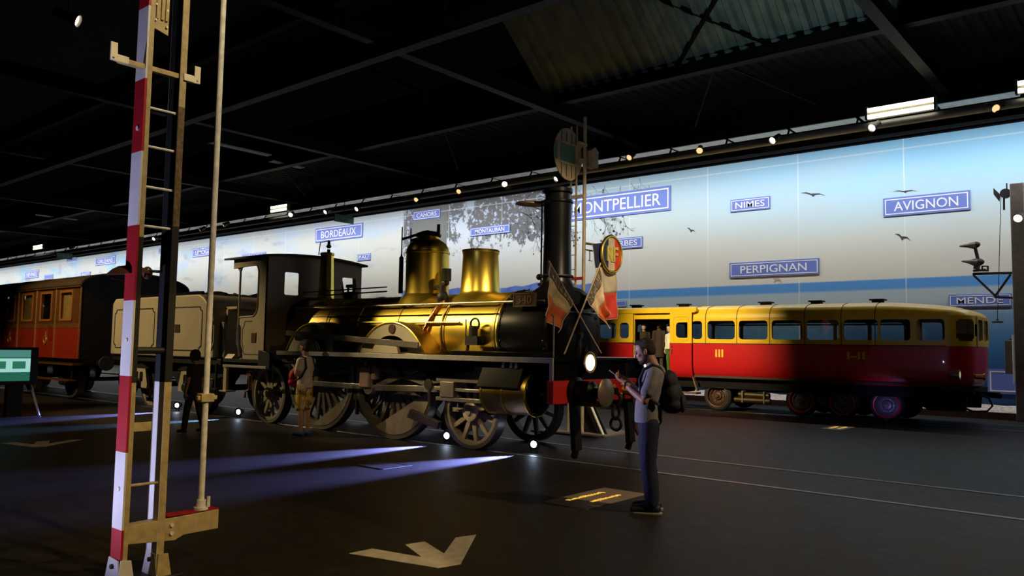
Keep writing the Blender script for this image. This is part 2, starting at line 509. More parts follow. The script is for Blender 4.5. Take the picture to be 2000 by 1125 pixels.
# ---------------------------------------------------------------- sky backdrop
MY = 24.3
m, nt, b = node_mat('printed_sky_canvas'); N = NT(nt)
X, Yc_, Z, OB = N.xyz()
b.inputs['Roughness'].default_value = 0.85; b.inputs['Specular IOR Level'].default_value = 0.15
zz = N.math('DIVIDE', Z, 8.0)
wv = N.noise(N.comb(N.math('MULTIPLY', X, 0.35), 0.0, N.math('MULTIPLY', Z, 2.6)), 1.0, 4)
zs = N.math('ADD', zz, N.math('MULTIPLY', N.math('SUBTRACT', wv, 0.5), 0.035))
sea = N.ramp(zs, [(0.0, (0.02, 0.05, 0.12)), (0.13, (0.025, 0.09, 0.22)), (0.22, (0.05, 0.16, 0.36)), (0.27, (0.09, 0.22, 0.42)),
                  (0.34, (0.20, 0.33, 0.48)), (0.385, (0.42, 0.50, 0.54)), (0.425, (0.40, 0.50, 0.56))])
hor = N.math('ADD', 3.68, N.math('MULTIPLY', N.math('ADD', X, 15.0), 0.004))
band = N.math('SUBTRACT', Z, hor)
sea = N.mix(N.step(N.math('MULTIPLY', band, -1.0), 0.34, 0.24), sea, (0.10, 0.30, 0.66))
sky = N.ramp(zz, [(0.455, (0.66, 0.64, 0.58)), (0.53, (0.66, 0.64, 0.56)), (0.62, (0.62, 0.66, 0.62)), (0.72, (0.48, 0.64, 0.72)),
                  (0.84, (0.34, 0.60, 0.78)), (0.965, (0.24, 0.52, 0.76))])
skyl = N.ramp(zz, [(0.455, (0.70, 0.67, 0.60)), (0.62, (0.64, 0.63, 0.57)), (0.75, (0.54, 0.62, 0.62)), (0.97, (0.36, 0.50, 0.60))])
cl = N.noise(N.comb(N.math('MULTIPLY', X, 0.16), 3.0, N.math('MULTIPLY', Z, 0.5)), 1.6, 4)
sky = N.mix(N.step(cl, 0.45, 0.75), sky, N.mix(0.35, sky, (0.52, 0.54, 0.56)))
sky = N.mix(N.step(X, -15.5, -7.0), skyl, sky)
right = N.mix(N.step(band, -0.02, 0.03), sea, sky)
# cloudy fields further along
vec = N.comb(N.math('MULTIPLY', X, 0.22), 0.0, N.math('MULTIPLY', Z, 0.7))
c1 = N.noise(vec, 1.1, 6, 0.6)
csky = N.mix(N.step(X, -38.0, -60.0), N.ramp(zz, [(0.4, (0.66, 0.67, 0.60)), (0.62, (0.58, 0.64, 0.68)), (0.97, (0.46, 0.56, 0.68))]), N.ramp(zz, [(0.4, (0.60, 0.66, 0.64)), (0.62, (0.42, 0.62, 0.72)), (0.97, (0.30, 0.52, 0.72))]))
ccl = N.ramp(zz, [(0.4, (0.72, 0.66, 0.50)), (0.62, (0.70, 0.68, 0.58)), (0.97, (0.52, 0.55, 0.56))])
cgr = N.ramp(zz, [(0.4, (0.52, 0.50, 0.48)), (0.97, (0.38, 0.40, 0.48))])
clouds = N.mix(N.step(c1, 0.36, 0.52), csky, ccl)
clouds = N.mix(N.step(N.noise(vec, 2.3, 5), 0.55, 0.72), clouds, cgr)
land = N.mix(N.step(N.noise(OB, 0.7, 5), 0.42, 0.56), (0.10, 0.20, 0.09), (0.46, 0.24, 0.13))
land = N.mix(N.step(Z, 2.9, 3.3), land, (0.12, 0.22, 0.14))
lz = N.math('ADD', 3.45, N.math('MULTIPLY', N.math('SUBTRACT', N.noise(N.comb(X, 0.0, 0.0), 1.6, 5), 0.5), 0.7))
clouds = N.mix(N.step(N.math('SUBTRACT', Z, lz), 0.0, 0.05), land, clouds)
# church stone, hills and leaves round the middle
mid = N.mix(N.step(X, -19.0, -15.5), N.ramp(zz, [(0.4, (0.80, 0.76, 0.62)), (0.6, (0.74, 0.73, 0.66)), (0.8, (0.56, 0.62, 0.68)), (0.97, (0.40, 0.46, 0.54))]), skyl)
hz = N.math('ADD', 3.62, N.math('MULTIPLY', N.noise(N.comb(N.math('MULTIPLY', X, 0.5), 0.0, 0.0), 1.0, 4), 0.75))
mid = N.mix(N.step(N.math('SUBTRACT', Z, hz), 0.0, 0.05), N.mix(N.step(N.noise(OB, 3.0, 4), 0.4, 0.6), (0.10, 0.19, 0.60), (0.17, 0.26, 0.66)), mid)
leaf = N.noise(N.comb(N.math('MULTIPLY', X, 1.3), 0.0, Z), 1.15, 9, 0.74)
lim = N.math('ADD', N.math('MULTIPLY', N.step(Z, 4.9, 6.8), 0.26), 0.36)
lim = N.math('MULTIPLY', lim, N.step(X, -17.2, -18.6))
bigl = N.noise(N.comb(N.math('MULTIPLY', X, 1.0), 2.0, Z), 0.55, 3)
lim = N.math('ADD', lim, N.math('MULTIPLY', N.math('SUBTRACT', bigl, 0.52), 0.75))
leaves = N.step(N.math('SUBTRACT', lim, leaf), -0.02, 0.02)
lcol = N.mix(N.step(N.noise(OB, 4.0, 6, 0.7), 0.53, 0.60), (0.15, 0.15, 0.15), (0.46, 0.54, 0.74))
mid = N.mix(leaves, mid, lcol)
tow = N.math('MULTIPLY', N.step(X, -26.4, -26.2), N.step(X, -24.1, -24.15))
tow = N.math('MULTIPLY', tow, N.step(Z, 4.6, 5.3))
mid = N.mix(tow, mid, N.mix(N.noise(OB, 6.0, 4), (0.15, 0.155, 0.14), (0.21, 0.215, 0.20)))
art = N.mix(N.step(X, -16.3, -16.1), mid, right)
art = N.mix(N.step(X, -26.95, -26.85), clouds, art)
# stitched joints between the canvas widths and along the top
fr = N.math('FRACT', N.math('DIVIDE', N.math('ADD', X, 14.93+303.0), 3.03))
seam = N.math('LESS_THAN', N.math('ABSOLUTE', N.math('SUBTRACT', fr, 0.5)), 0.4945)
seam = N.math('SUBTRACT', 1.0, seam)
hseam = N.math('LESS_THAN', N.math('ABSOLUTE', N.math('SUBTRACT', Z, 7.46)), 0.022)
art = N.mix(N.math('MULTIPLY', seam, 0.45), art, (0.8, 0.82, 0.82))
art = N.mix(N.math('MULTIPLY', hseam, 0.35), art, (0.8, 0.84, 0.86))
nt.links.new(art, b.inputs['Base Color'])
SKY = m
me_mb = MB().box(-84, 5.0, 0, 0.03, 0.28, 7.74)
back = bpy.data.objects.new('sky_backdrop', me_mb.data('sky_backdrop', None)); back.data.materials.append(SKY)
place(back, (0, MY, 0), None)
tag(back, 'long printed canvas of sea, sky, clouds and trees hung along the far wall', 'backdrop')

DARKBIRD = mat('printed_bird_ink', (0.05, 0.05, 0.06), 0.9)
PALEBIRD = mat('printed_pale_bird_ink', (0.45, 0.36, 0.33), 0.9)
def bird(px, py, w, h, tilt, m, flip=1):
    p = onY(px, py, MY)
    pts = [(-1, 0.55), (-0.55, 0.75), (-0.15, 0.25), (0.05, 0.32), (0.5, 0.35), (1, -0.45), (0.55, 0.02), (0.16, -0.2), (0.02, -0.75), (-0.12, -0.25), (-0.5, 0.3)]
    c, s = math.cos(tilt), math.sin(tilt)
    pl = [(p.x+flip*(u*w/2*c-v*h*s), p.z+u*w/2*s*flip+v*h*c) for u, v in pts]
    build(MB().prism(pl, XZ(MY), -0.008, -0.002), 'printed_bird', m, back, smooth=None)
bird(1350, 450, 0.36, 0.10, -0.25, DARKBIRD, 1)
bird(1588, 380, 0.78, 0.10, -0.10, DARKBIRD)
bird(1768, 374, 0.66, 0.07, 0.0, DARKBIRD)
bird(1763, 464, 0.46, 0.12, -0.25, DARKBIRD)
bird(1515, 545, 0.55, 0.16, -0.45, PALEBIRD, 1)
# bare printed twigs hanging from the top of the canvas
TWIG = mat('printed_twig_ink', (0.10, 0.10, 0.11), 0.9)
tw = MB()
def twig(x, z, a, L, w, depth):
    x2, z2 = x+L*math.cos(a), z+L*math.sin(a)
    if z2 > 7.7: z2 = 7.7
    nx, nz = -math.sin(a)*w/2, math.cos(a)*w/2
    tw.add([(x-nx, MY-0.004, z-nz), (x+nx, MY-0.004, z+nz), (x2+nx*0.6, MY-0.004, z2+nz*0.6), (x2-nx*0.6, MY-0.004, z2-nz*0.6)], [(0, 1, 2, 3)])
    if depth > 0:
        for q in range(random.choice((2, 2, 3))):
            twig(x2, z2, a+random.uniform(-0.75, 0.75), L*random.uniform(0.6, 0.85), w*0.65, depth-1)
    elif random.random() < 0.28:
        rr = random.uniform(0.03, 0.055)
        tw.add([(x2+rr*math.cos(t*math.pi/4), MY-0.005, z2+rr*math.sin(t*math.pi/4)) for t in range(8)], [tuple(range(8))])
for i in range(15):
    twig(random.uniform(-21.5, -16.8), random.uniform(6.9, 7.7), random.uniform(-1.2, -0.2), 0.6, 0.045, 4)
for i in range(13):
    twig(random.uniform(-17.2, -13.6), random.uniform(7.3, 7.7), random.uniform(-2.0, -0.9), 0.22, 0.016, 3)
twig(-15.6, 6.6, -1.2, 0.35, 0.02, 3); twig(-15.2, 6.55, -1.5, 0.35, 0.02, 3); twig(-16.6, 6.5, -1.0, 0.3, 0.02, 3)
o = build(tw, 'printed_twigs', TWIG, back, smooth=None); o['kind'] = 'stuff'

# ---------------------------------------------------------------- town-name panels on the backdrop
SIGNBLUE = mat('sign_blue', (0.13, 0.19, 0.56), 0.6, var=0.05)
SIGNWHITE = mat('sign_white', (0.80, 0.80, 0.80), 0.6, var=0.04)
def town_sign(x0, yt, yb, x1, txt, label, fit=0.74, cap=0.5):
    a = onY(x0, yt, MY-0.02); c = onY(x0, yb, MY-0.02); e = onY(x1, yt, MY-0.02)
    X0, X1, Zt, Zb = a.x, e.x, a.z, c.z
    w, h = X1-X0, Zt-Zb
    root = build(MB().box(X0, X1, MY-0.034, MY-0.009, Zb, Zt), 'town_name_sign', SIGNBLUE, None, smooth=None)
    tag(root, label, 'sign', 'town-name signs on the sky backdrop')
    t = h*0.05; g = h*0.09
    fr = MB().plate([(X0+g, Zb+g), (X1-g, Zb+g), (X1-g, Zt-g), (X0+g, Zt-g)],
                    [[(X0+g+t, Zb+g+t), (X1-g-t, Zb+g+t), (X1-g-t, Zt-g-t), (X0+g+t, Zt-g-t)]], XZ(MY), -0.040, -0.030)
    build(fr, 'border', SIGNWHITE, root, smooth=None)
    if txt:
        cx, cz = (X0+X1)/2, (Zt+Zb)/2
        text_mesh(txt, h*cap, lambda u, v, ww: Vector((cx+u, MY-0.038-ww, cz+v)), 0.01, 'lettering', SIGNWHITE, root, fit=w*fit, bold=0.003)
    return root
for a in ((49.5, 530, 545, 76, 'RENNES', 'blue sign reading RENNES above the wooden carriage'),
          (87, 537, 546, 104, '', 'tiny unreadable blue sign beside the RENNES sign'),
          (158, 532, 542, 177, 'BREST', 'blue sign cut off by the wooden carriage roof, below the ORLEANS sign'),
          (130, 505, 512, 149, '', 'pale blue sign half hidden by the smaller green exit sign'),
          (187, 504, 519.5, 226, 'ORLEANS', 'blue sign reading ORLEANS beside the striped barrier boom'),
          (310, 484, 495, 336, '', 'blue sign cut off by the black barrier channel'),
          (292, 541, 549, 316, '', 'blue sign peeping over the carriage roof between the two barrier uprights'),
          (377, 486, 503, 420, 'LIMOGES', 'blue sign reading LIMOGES beside the galvanised pole'),
          (360, 569, 577, 387, '', 'small unreadable blue sign low above the tender'),
          (473, 497, 510, 519, 'LA ROCHELLE', 'blue sign reading LA ROCHELLE just above the cab roof'),
          (617, 447, 474, 708.5, 'BORDEAUX', 'large blue sign reading BORDEAUX above the cab'),
          (698, 497, 510, 724, 'PAU', 'small blue sign reading PAU beside the cab roof'),
          (808, 414, 431, 860, 'CAHORS', 'blue sign reading CAHORS on grey stone above the steam dome'),
          (919, 446, 462, 996, 'MONTAUBAN', 'blue sign reading MONTAUBAN among printed branches'),
          (1104, 389, 433, 1310, 'MONTPELLIER', 'large blue sign reading MONTPELLIER partly behind the signal mast', 0.83),
          (1178, 468, 489, 1255, 'TARBES', 'blue sign reading TARBES partly behind the round medallion'),
          (1186, 588, 600, 1223, '', 'blue sign almost hidden behind the hanging flag'),
          (1427, 391, 415, 1504, 'NIMES', 'blue sign reading NIMES'),
          (1425, 514, 543, 1600, 'PERPIGNAN', 'dark blue sign reading PERPIGNAN just above the sea horizon'),
          (1725, 388, 424, 1895, 'AVIGNON', 'large blue sign reading AVIGNON under a printed gull'),
          (1853, 576, 600, 1976, 'MENDE', 'blue sign reading MENDE above the railcar nose'),
          (1928, 720, 768, 2010, '', 'plain dark blue sign low beside the catenary post')):
    town_sign(*a)

# gravel ledge along the foot of the backdrop
GRAVEL = mat('pale_gravel', (0.60, 0.50, 0.43), 0.95, var=0.45, vscale=14, bump=1.0, bscale=22)
mbg = MB(); rows = []
for j in range(8):
    y = 23.15+j*0.16; r = []
    for i in range(261):
        x = -60+i*0.25
        r.append(Vector((x, y, 0.14+0.02*j+random.uniform(-0.015, 0.025))))
    rows.append(r)
mbg.grid(rows)
g = tag(build(mbg, 'gravel_ledge', GRAVEL, smooth=60), 'pale gravel bed along the foot of the sky backdrop', 'gravel', kind='stuff')
struct(build(MB().box(-60, 5, 23.05, 23.15, 0, 0.17), 'trim_kerb', mat('red_brown_kerb', (0.09, 0.04, 0.03), 0.8)))

# ---------------------------------------------------------------- rails let into the floor
RAIL = mat('worn_rail_steel', (0.30, 0.27, 0.25), 0.32, 0.9, var=0.2)
def rail(y, x0, x1, label, group):
    mb = MB().box(x0, x1, y-0.035, y+0.035, 0.0, 0.006)
    return tag(build(mb, 'rail', RAIL, bevel=0.002), label, 'rail', group)
rail(9.27, -60, 7, 'steel rail let into the floor on the visitor side of the steam locomotive', 'rails under the steam train')
rail(10.73, -60, 7, 'steel rail let into the floor under the far wheels of the steam locomotive', 'rails under the steam train')
rail(19.93, -30, 6, 'steel rail under the near wheels of the red and yellow railcar', 'rails under the railcar')
rail(21.35, -30, 6, 'steel rail under the far wheels of the red and yellow railcar', 'rails under the railcar')

# ---------------------------------------------------------------- painted arrows and plaques on the floor
ARROW = mat('worn_cream_floor_paint', (0.62, 0.56, 0.46), 0.6, var=0.18, vscale=9)
def floor_mark(pts, name, m, label, cat, h=0.003, group=None):
    return tag(build(MB().prism(pts, XY(0.0), 0.0, h), name, m, smooth=None), label, cat, group)
arrow = [(-4.93, 3.98), (-4.91, 4.20), (-4.45, 4.29), (-4.82, 4.46), (-4.78, 4.64), (-4.40, 4.48), (-4.69, 4.91), (-4.64, 5.11), (-4.10, 4.35), (-4.15, 4.17)]
floor_mark(arrow, 'floor_arrow', ARROW, 'big cream bent arrow painted on the open floor near the barrier', 'arrow', group='arrows on the floor')
floor_mark([(x-8.95, y+0.42) for x, y in arrow], 'floor_arrow', ARROW, 'faint cream arrow on the floor beyond the striped barrier', 'arrow', group='arrows on the floor')
floor_mark([(x*0.8+2.0, y*0.8+11.8) for x, y in arrow], 'floor_arrow', ARROW, 'white arrow on the floor below the catenary post at the edge of the picture', 'arrow', group='arrows on the floor')
PLAQUE = mat('floor_plaque_grey', (0.34, 0.28, 0.21), 0.45, var=0.1)
GILT = mat('gilt_lettering_with_glow', (1.0, 0.72, 0.14), 0.35, 0.55, emit=(1.0, 0.66, 0.10), estr=0.55)  # weak emission stands in for light thrown back by the letters
def floor_plaque(cx, cy, w, h, lines, label):
    root = tag(build(MB().box(cx-h/2, cx+h/2, cy-w/2, cy+w/2, 0, 0.005), 'floor_plaque', PLAQUE, smooth=None), label, 'plaque', 'lit plaques in the floor')
    for (u, L, sh) in lines:
        mb = MB(); t = -L/2
        while t < L/2:
            g = random.choice((0.03, 0.045, 0.05))
            x = cx+u; y = cy+sh+t
            s = random.uniform(0.02, 0.045)
            mb.bar((x-s, y, 0.007), (x+s*random.uniform(0.3, 1), y+g*0.5, 0.007), 0.016, 0.004)
            mb.bar((x+s*random.uniform(-0.6, 0.6), y, 0.007), (x+s*0.4, y+g*0.8, 0.007), 0.014, 0.004)
            t += g*1.15
        build(mb, 'lettering', GILT, root, smooth=None)
    return root
floor_plaque(-4.84, 7.24, 1.15, 0.56, ((-0.12, 0.62, -0.04), (0.10, 0.52, 0.02)), 'grey floor plaque with two lines of bright gilt lettering at the standing man')
floor_plaque(-5.6, 17.5, 0.95, 0.42, ((-0.08, 0.5, 0), (0.08, 0.5, 0.05)), 'gilt lettered floor plaque below the red and yellow railcar')
tag(build(MB().plate([(-8.45, 6.9), (-7.9, 6.9), (-7.9, 7.4), (-8.45, 7.4)], [[(-8.42, 6.93), (-7.93, 6.93), (-7.93, 7.37), (-8.42, 7.37)]], XY(0.0), 0.0, 0.004).box(-8.42, -7.93, 6.93, 7.37, 0.0, 0.002), 'floor_hatch', mat('dark_hatch_steel', (0.06, 0.06, 0.065), 0.4, 0.6), smooth=None), 'dark metal floor hatch lying in the blue light beam', 'hatch')

# ---------------------------------------------------------------- lighting rail above the backdrop
RY = 22.7
PIPE = mat('grey_duct_paint', (0.34, 0.34, 0.32), 0.5, 0.2)
TRAY = mat('pale_tray_sheet', (0.85, 0.85, 0.80), 0.6)
lr = thing('lighting_rail', (-40, RY, 7.9), 'long dark duct and cable tray running above the sky backdrop', 'lighting rail')
build(MB().cyl((-86, RY, 7.80), (6, RY, 7.80), 0.13, n=16), 'duct', PIPE, lr)
tr = MB()
for i in range(46):
    x = 5.0-i*1.95
    br = MB()
    tr.box(x-1.86, x-0.02, RY+0.14, RY+0.66, 8.16, 8.18)
    br.bar((x+0.03, RY, 7.8), (x+0.03, RY+0.3, 8.25), 0.04, 0.04).bar((x+0.03, RY+0.3, 8.25), (x+0.03, RY+0.3, 9.5), 0.03, 0.03)
    build(br, 'hanger', BEAM, lr, smooth=None)
build(tr, 'tray_panel_cladding', TRAY, lr, smooth=None)
build(MB().box(-86, 6, 23.7, 23.76, 7.70, 8.10), 'valance', BLACKWALL, lr, smooth=None)
build(MB().prism([(22.28, 7.42), (22.32, 7.42), (22.34, 7.56), (22.50, 7.58), (22.50, 7.61), (22.30, 7.60)], YZ(0), -86, 6), 'washer_trough', BLACKWALL, lr, smooth=None)

# spot heads clamped on the duct
SPOTBODY = mat('black_spot_housing', (0.03, 0.03, 0.03), 0.45, 0.3)
LENS = mat('glowing_warm_lens', (1, 0.9, 0.7), 0.3, emit=(1.0, 0.80, 0.52), estr=14.0)
DIMLENS = mat('dim_warm_lens', (1, 0.8, 0.5), 0.3, emit=(1.0, 0.62, 0.28), estr=1.2)
def spot_head(c, aim, lit, label, L=0.36, r=0.105, drop_from=None, group='spot lamps on the lighting rail'):
    c = Vector(c); d = (Vector(aim)-c).normalized()
    root = thing('spot_lamp', c, label, 'spot lamp', group)
    build(MB().lathe([(r*0.55, -L*0.6), (r*0.8, -L*0.55), (r*0.85, 0), (r*1.15, L*0.38), (r*1.15, L*0.42), (r*0.98, L*0.42), (r*0.9, L*0.3)], c, d, 18), 'housing', SPOTBODY, root)
    build(MB().lathe([(1e-4, L*0.33), (r*0.6, L*0.325), (r*0.97, L*0.31)], c, d, 18, cap=False), 'lens', LENS if lit else DIMLENS, root)
    up = Vector(drop_from) if drop_from is not None else c+(Vector((c.x, RY, 7.8))-c).normalized()*max(0.05, (Vector((c.x, RY, 7.8))-c).length-0.14)
    build(MB().tube([c, c+(Vector(up)-c)*0.5, Vector(up)], 0.018, 6), 'yoke', SPOTBODY, root)
    return root
for (px, py, lit, ax, lab) in ((18, 500, 1, -2, 'glowing warm spot lamp at the far end of the lighting rail'),
        (140, 484, 1, -1, 'glowing warm spot lamp above the smaller green exit sign'),
        (303, 465, 1, 1, 'small lit spot lamp seen between the barrier uprights'),
        (395, 447, 1, -1, 'warm lit spot lamp just before the galvanised pole'),
        (441, 438, 1, -1, 'warm lit spot lamp just past the galvanised pole'),
        (569, 418, 1, 2, 'small lit spot lamp under the short twin tube light'),
        (639, 412, 1, 0, 'warm lit spot lamp beside the larger green exit sign, on the cab side'),
        (700, 406, 1, 0, 'warm lit spot lamp beside the larger green exit sign, on the dome side'),
        (815, 388, 0, 1, 'dim downward spot lamp above the CAHORS sign'),
        (898, 372, 0, 1, 'dark spot lamp above the MONTAUBAN sign'),
        (986, 358, 1, 2, 'lit spot lamp beside the chimney'),
        (1091, 347, 1, -1, 'warm lit spot lamp under the green signal board'),
        (1232, 305, 0, 0, 'dark hanging spot lamp above the MONTPELLIER sign'),
        (1367, 292, 0, 1, 'dark hanging spot lamp between the MONTPELLIER and NIMES signs'),
        (1514, 271, 1, -1, 'bright warm spot lamp above the flying gull'),
        (1708, 246, 1, -1, 'warm spot lamp hanging under the long twin tube light'),
        (1940, 210, 0, 2, 'dark spot lamp near the catenary post')):
    c = onY(px, py, RY-0.36)
    spot_head(c, (c.x+ax*1.5, c.y-4.0, c.z-2.6), lit, lab)
# spot heads over the near side of the track
p = onX(134, 33, -14.0)
spot_head(p, (p.x+2.5, p.y+3, p.z-1.5), 1, 'lone lit spot lamp high in the dark over the barrier', 0.4, 0.1, p+Vector((0, 0, 1.0)), 'spot lamps over the floor')

# twin tube lights
TUBE = mat('lit_tube', (1, 1, 0.95), 0.3, emit=(1.0, 0.92, 0.70), estr=3.2)
FIXT = mat('grey_enamel_fixture', (0.16, 0.14, 0.09), 0.4)
def tube_light(px0, py0, px1, label, dx=None):
    a = onY(px0, py0, RY-0.2); e = onY(px1, py0, RY-0.2)
    x0, x1, z = a.x, e.x, a.z
    root = thing('tube_light', ((x0+x1)/2, RY-0.2, z), label, 'light', 'twin tube lights on the lighting rail')
    build(MB().box(x0-0.06, x1+0.06, RY-0.13, RY-0.09, z-0.16, z+0.16), 'reflector', FIXT, root)
    for dz in (-0.1, 0.085):
        build(MB().cyl((x0, RY-0.2, z+dz), (x1, RY-0.2, z+dz), 0.058, n=14), 'tube', TUBE, root)
    for x in (x0-0.03, x1+0.03):
        build(MB().box(x-0.03, x+0.03, RY-0.26, RY-0.1, z-0.18, z+0.18), 'end_cap', FIXT, root)
    return root
tube_light(1695, 222, 1825, 'long bright twin tube light above the AVIGNON sign')
tube_light(1988, 170, 2060, 'bright twin tube light cut by the picture edge')
tube_light(530, 409, 562, 'small bright twin tube light between the galvanised pole and the cab')
tube_light(66, 484, 84, 'tiny bright twin tube light far along the lighting rail')

# green exit signs hanging below the rail
EXITG = mat('dim_green_exit_sign', (0.03, 0.10, 0.055), 0.5)
EXITL = mat('pale_green_pictogram', (0.10, 0.20, 0.13), 0.5)
def exit_sign(px0, py0, px1, py1, X, label):
    a = onX(px0, py0, X); c = onX(px1, py1, X)
    root = tag(build(MB().box(X-0.05, X, a.y, c.y, c.z, a.z), 'exit_sign', EXITG, None, 0.008), label, 'exit sign', 'green exit signs')
    w = c.y-a.y; h = a.z-c.z; y0 = a.y+w*0.3; z0 = c.z+h*0.2
    build(MB().box(X+0.001, X+0.006, y0, y0+w*0.4, z0+h*0.25, z0+h*0.35).box(X+0.001, X+0.006, y0+w*0.1, y0+w*0.16, z0, z0+h*0.55).prism(
        [(a.y+w*0.72, z0+h*0.1), (a.y+w*0.88, z0+h*0.3), (a.y+w*0.72, z0+h*0.5)], YZ(X), 0.001, 0.006), 'pictogram', EXITL, root, smooth=None)
    build(MB().bar((X-0.025, (a.y+c.y)/2, a.z), (X-0.025, (a.y+c.y)/2, 9.6), 0.02, 0.02), 'hanger', BEAM, root)
    return root
pe = onY(655, 420, 20.5)
exit_sign(654, 417, 691, 438, pe.x, 'larger green exit sign hanging above the BORDEAUX sign')
pe = onY(112, 495, 20.5)
exit_sign(111, 493, 141, 507, pe.x, 'smaller green exit sign hanging beyond the barrier')
# ================================================================ STEAM LOCOMOTIVE
BRASS = mat('polished_brass', (0.88, 0.64, 0.10), 0.33, 1.0, var=0.10, vscale=3)
BRASSD = mat('dull_brass', (0.50, 0.35, 0.10), 0.36, 1.0, var=0.15)
COPPER = mat('polished_copper', (0.85, 0.42, 0.22), 0.25, 1.0)
LBLACK = mat('gloss_black_paint', (0.005, 0.005, 0.006), 0.30, 0.0, var=0.2, spec=0.16)
IRON = mat('dark_oily_iron', (0.022, 0.021, 0.02), 0.5, 0.4, var=0.3)
CREAM = mat('cream_grey_livery', (0.47, 0.41, 0.29), 0.42, 0.0, var=0.06, vscale=2)
LINE = mat('black_lining', (0.02, 0.02, 0.02), 0.5)
WHEELP = mat('dusty_cream_wheel_paint', (0.29, 0.245, 0.18), 0.55, var=0.2)
WHEELD = mat('dark_dusty_wheel_paint', (0.13, 0.11, 0.09), 0.55, var=0.25)
STEEL = mat('bright_motion_steel', (0.42, 0.38, 0.33), 0.36, 0.85, var=0.2)
TYRE = mat('worn_steel_tyre', (0.20, 0.18, 0.17), 0.38, 0.7)
RED = mat('buffer_beam_red', (0.55, 0.025, 0.02), 0.35, var=0.06)
YELLOW = mat('yellow_paint', (0.85, 0.55, 0.06), 0.5)
EDGE = mat('pale_running_board_edge', (0.42, 0.40, 0.37), 0.45, 0.3)
BADGE = mat('dull_bronze_badge', (0.13, 0.08, 0.05), 0.4, 0.6)

AY = 10.0                 # track centre
BZ, BR = 1.82, 0.68       # boiler axis height and radius
loco = thing('steam_locomotive', (-10.4, AY, 0), 'old brass-boilered steam locomotive numbered 340 with tall black chimney', 'locomotive')
def lp(mb, name, m, bevel=0.0, parent=None, **kw): return build(mb, name, m, parent or loco, bevel, **kw)

# boiler, firebox, smokebox
boiler = lp(MB().cyl((-13.0, AY, BZ), (-8.12, AY, BZ), BR, n=64), 'boiler_barrel', BRASS)
for x in (-12.4, -11.55, -10.45, -9.3, -8.2):
    lp(MB().lathe([(BR-0.01, -0.035), (BR+0.012, -0.03), (BR+0.012, 0.03), (BR-0.01, 0.035)], (x, AY, BZ), (1,0,0), 64, cap=False), 'boiler_band', BRASSD, parent=boiler)
lp(MB().prism([(AY-0.70, 1.0)]+[(AY-0.70*math.cos(t*math.pi/14), BZ+0.70*math.sin(t*math.pi/14)) for t in range(15)]+[(AY+0.70, 1.0)], YZ(-13.7), 0.0, 1.25), 'firebox', BRASSD)
rv = MB().lathe([(0.68, 0), (0.71, 0.02), (0.71, 0.06), (0.695, 0.08), (0.695, 0.90), (0.715, 0.93), (0.715, 1.0), (0.66, 1.02)], (-8.12, AY, BZ), (1,0,0), 64)
for x in (-8.03, -7.20):
    for k in range(36):
        t = 2*math.pi*k/36
        rv.ell((x, AY+0.712*math.cos(t), BZ+0.712*math.sin(t)), (0.014, 0.014, 0.014), nu=6, nv=4)
for k in range(30):
    t = 2*math.pi*k/30
    rv.ell((-7.095, AY+0.62*math.cos(t), BZ+0.62*math.sin(t)), (0.014, 0.014, 0.014), nu=6, nv=4)
smoke = lp(rv, 'smokebox', LBLACK)
door = lp(MB().lathe([(0.50, 0), (0.52, 0.02), (0.46, 0.035), (0.2, 0.05), (1e-4, 0.055)], (-7.10, AY, BZ), (1,0,0), 40), 'smokebox_door', LBLACK)
lp(MB().bar((-7.03, AY, BZ-0.5), (-7.03, AY, BZ+0.5), 0.05, 0.03).cyl((-7.05, AY, BZ), (-6.97, AY, BZ), 0.05, n=12).bar((-6.97, AY, BZ), (-6.97, AY-0.12, BZ-0.22), 0.02, 0.02), 'door_latch', IRON, parent=door)
lp(MB().box(-8.0, -7.12, AY-0.62, AY+0.62, 0.95, 1.35), 'smokebox_saddle', LBLACK)

# chimney with its swung-open lid
CXm = -7.47
chim = lp(MB().lathe([(0.66, -0.20), (0.52, -0.05), (0.38, 0.03), (0.28, 0.10), (0.23, 0.22), (0.215, 0.9), (0.225, 1.42), (0.245, 1.44), (0.245, 1.47), (0.20, 1.49), (0.20, 1.58), (0.235, 1.60), (0.235, 1.66), (0.19, 1.66), (0.18, 1.3)],
                 (CXm, AY, 2.45), (0,0,1), 40, cap=False), 'chimney', LBLACK)
lp(MB().torus((CXm, AY, 2.72), (0,0,1), 0.245, 0.02, 40), 'chimney_ring', IRON, parent=chim)
lid = lp(MB().lathe([(1e-4, 0.03), (0.2, 0.025), (0.24, 0.0), (0.24, -0.015), (1e-4, -0.01)], (-8.02, AY-0.02, 3.93), (0.05,0,1), 28), 'chimney_lid', mat('rusty_brown_iron', (0.20, 0.12, 0.07), 0.6, 0.3), parent=chim)
lp(MB().bar((-8.02, AY-0.02, 3.94), (-7.66, AY-0.02, 3.94), 0.04, 0.02).tube([(-7.74, AY-0.06, 3.95), (-7.74, AY-0.06, 2.62)], 0.014, 8).ell((-7.78, AY-0.06, 2.72), (0.05, 0.05, 0.05)).ell((-7.74, AY-0.06, 2.60), (0.06, 0.06, 0.03)), 'lid_rod', IRON, parent=chim)

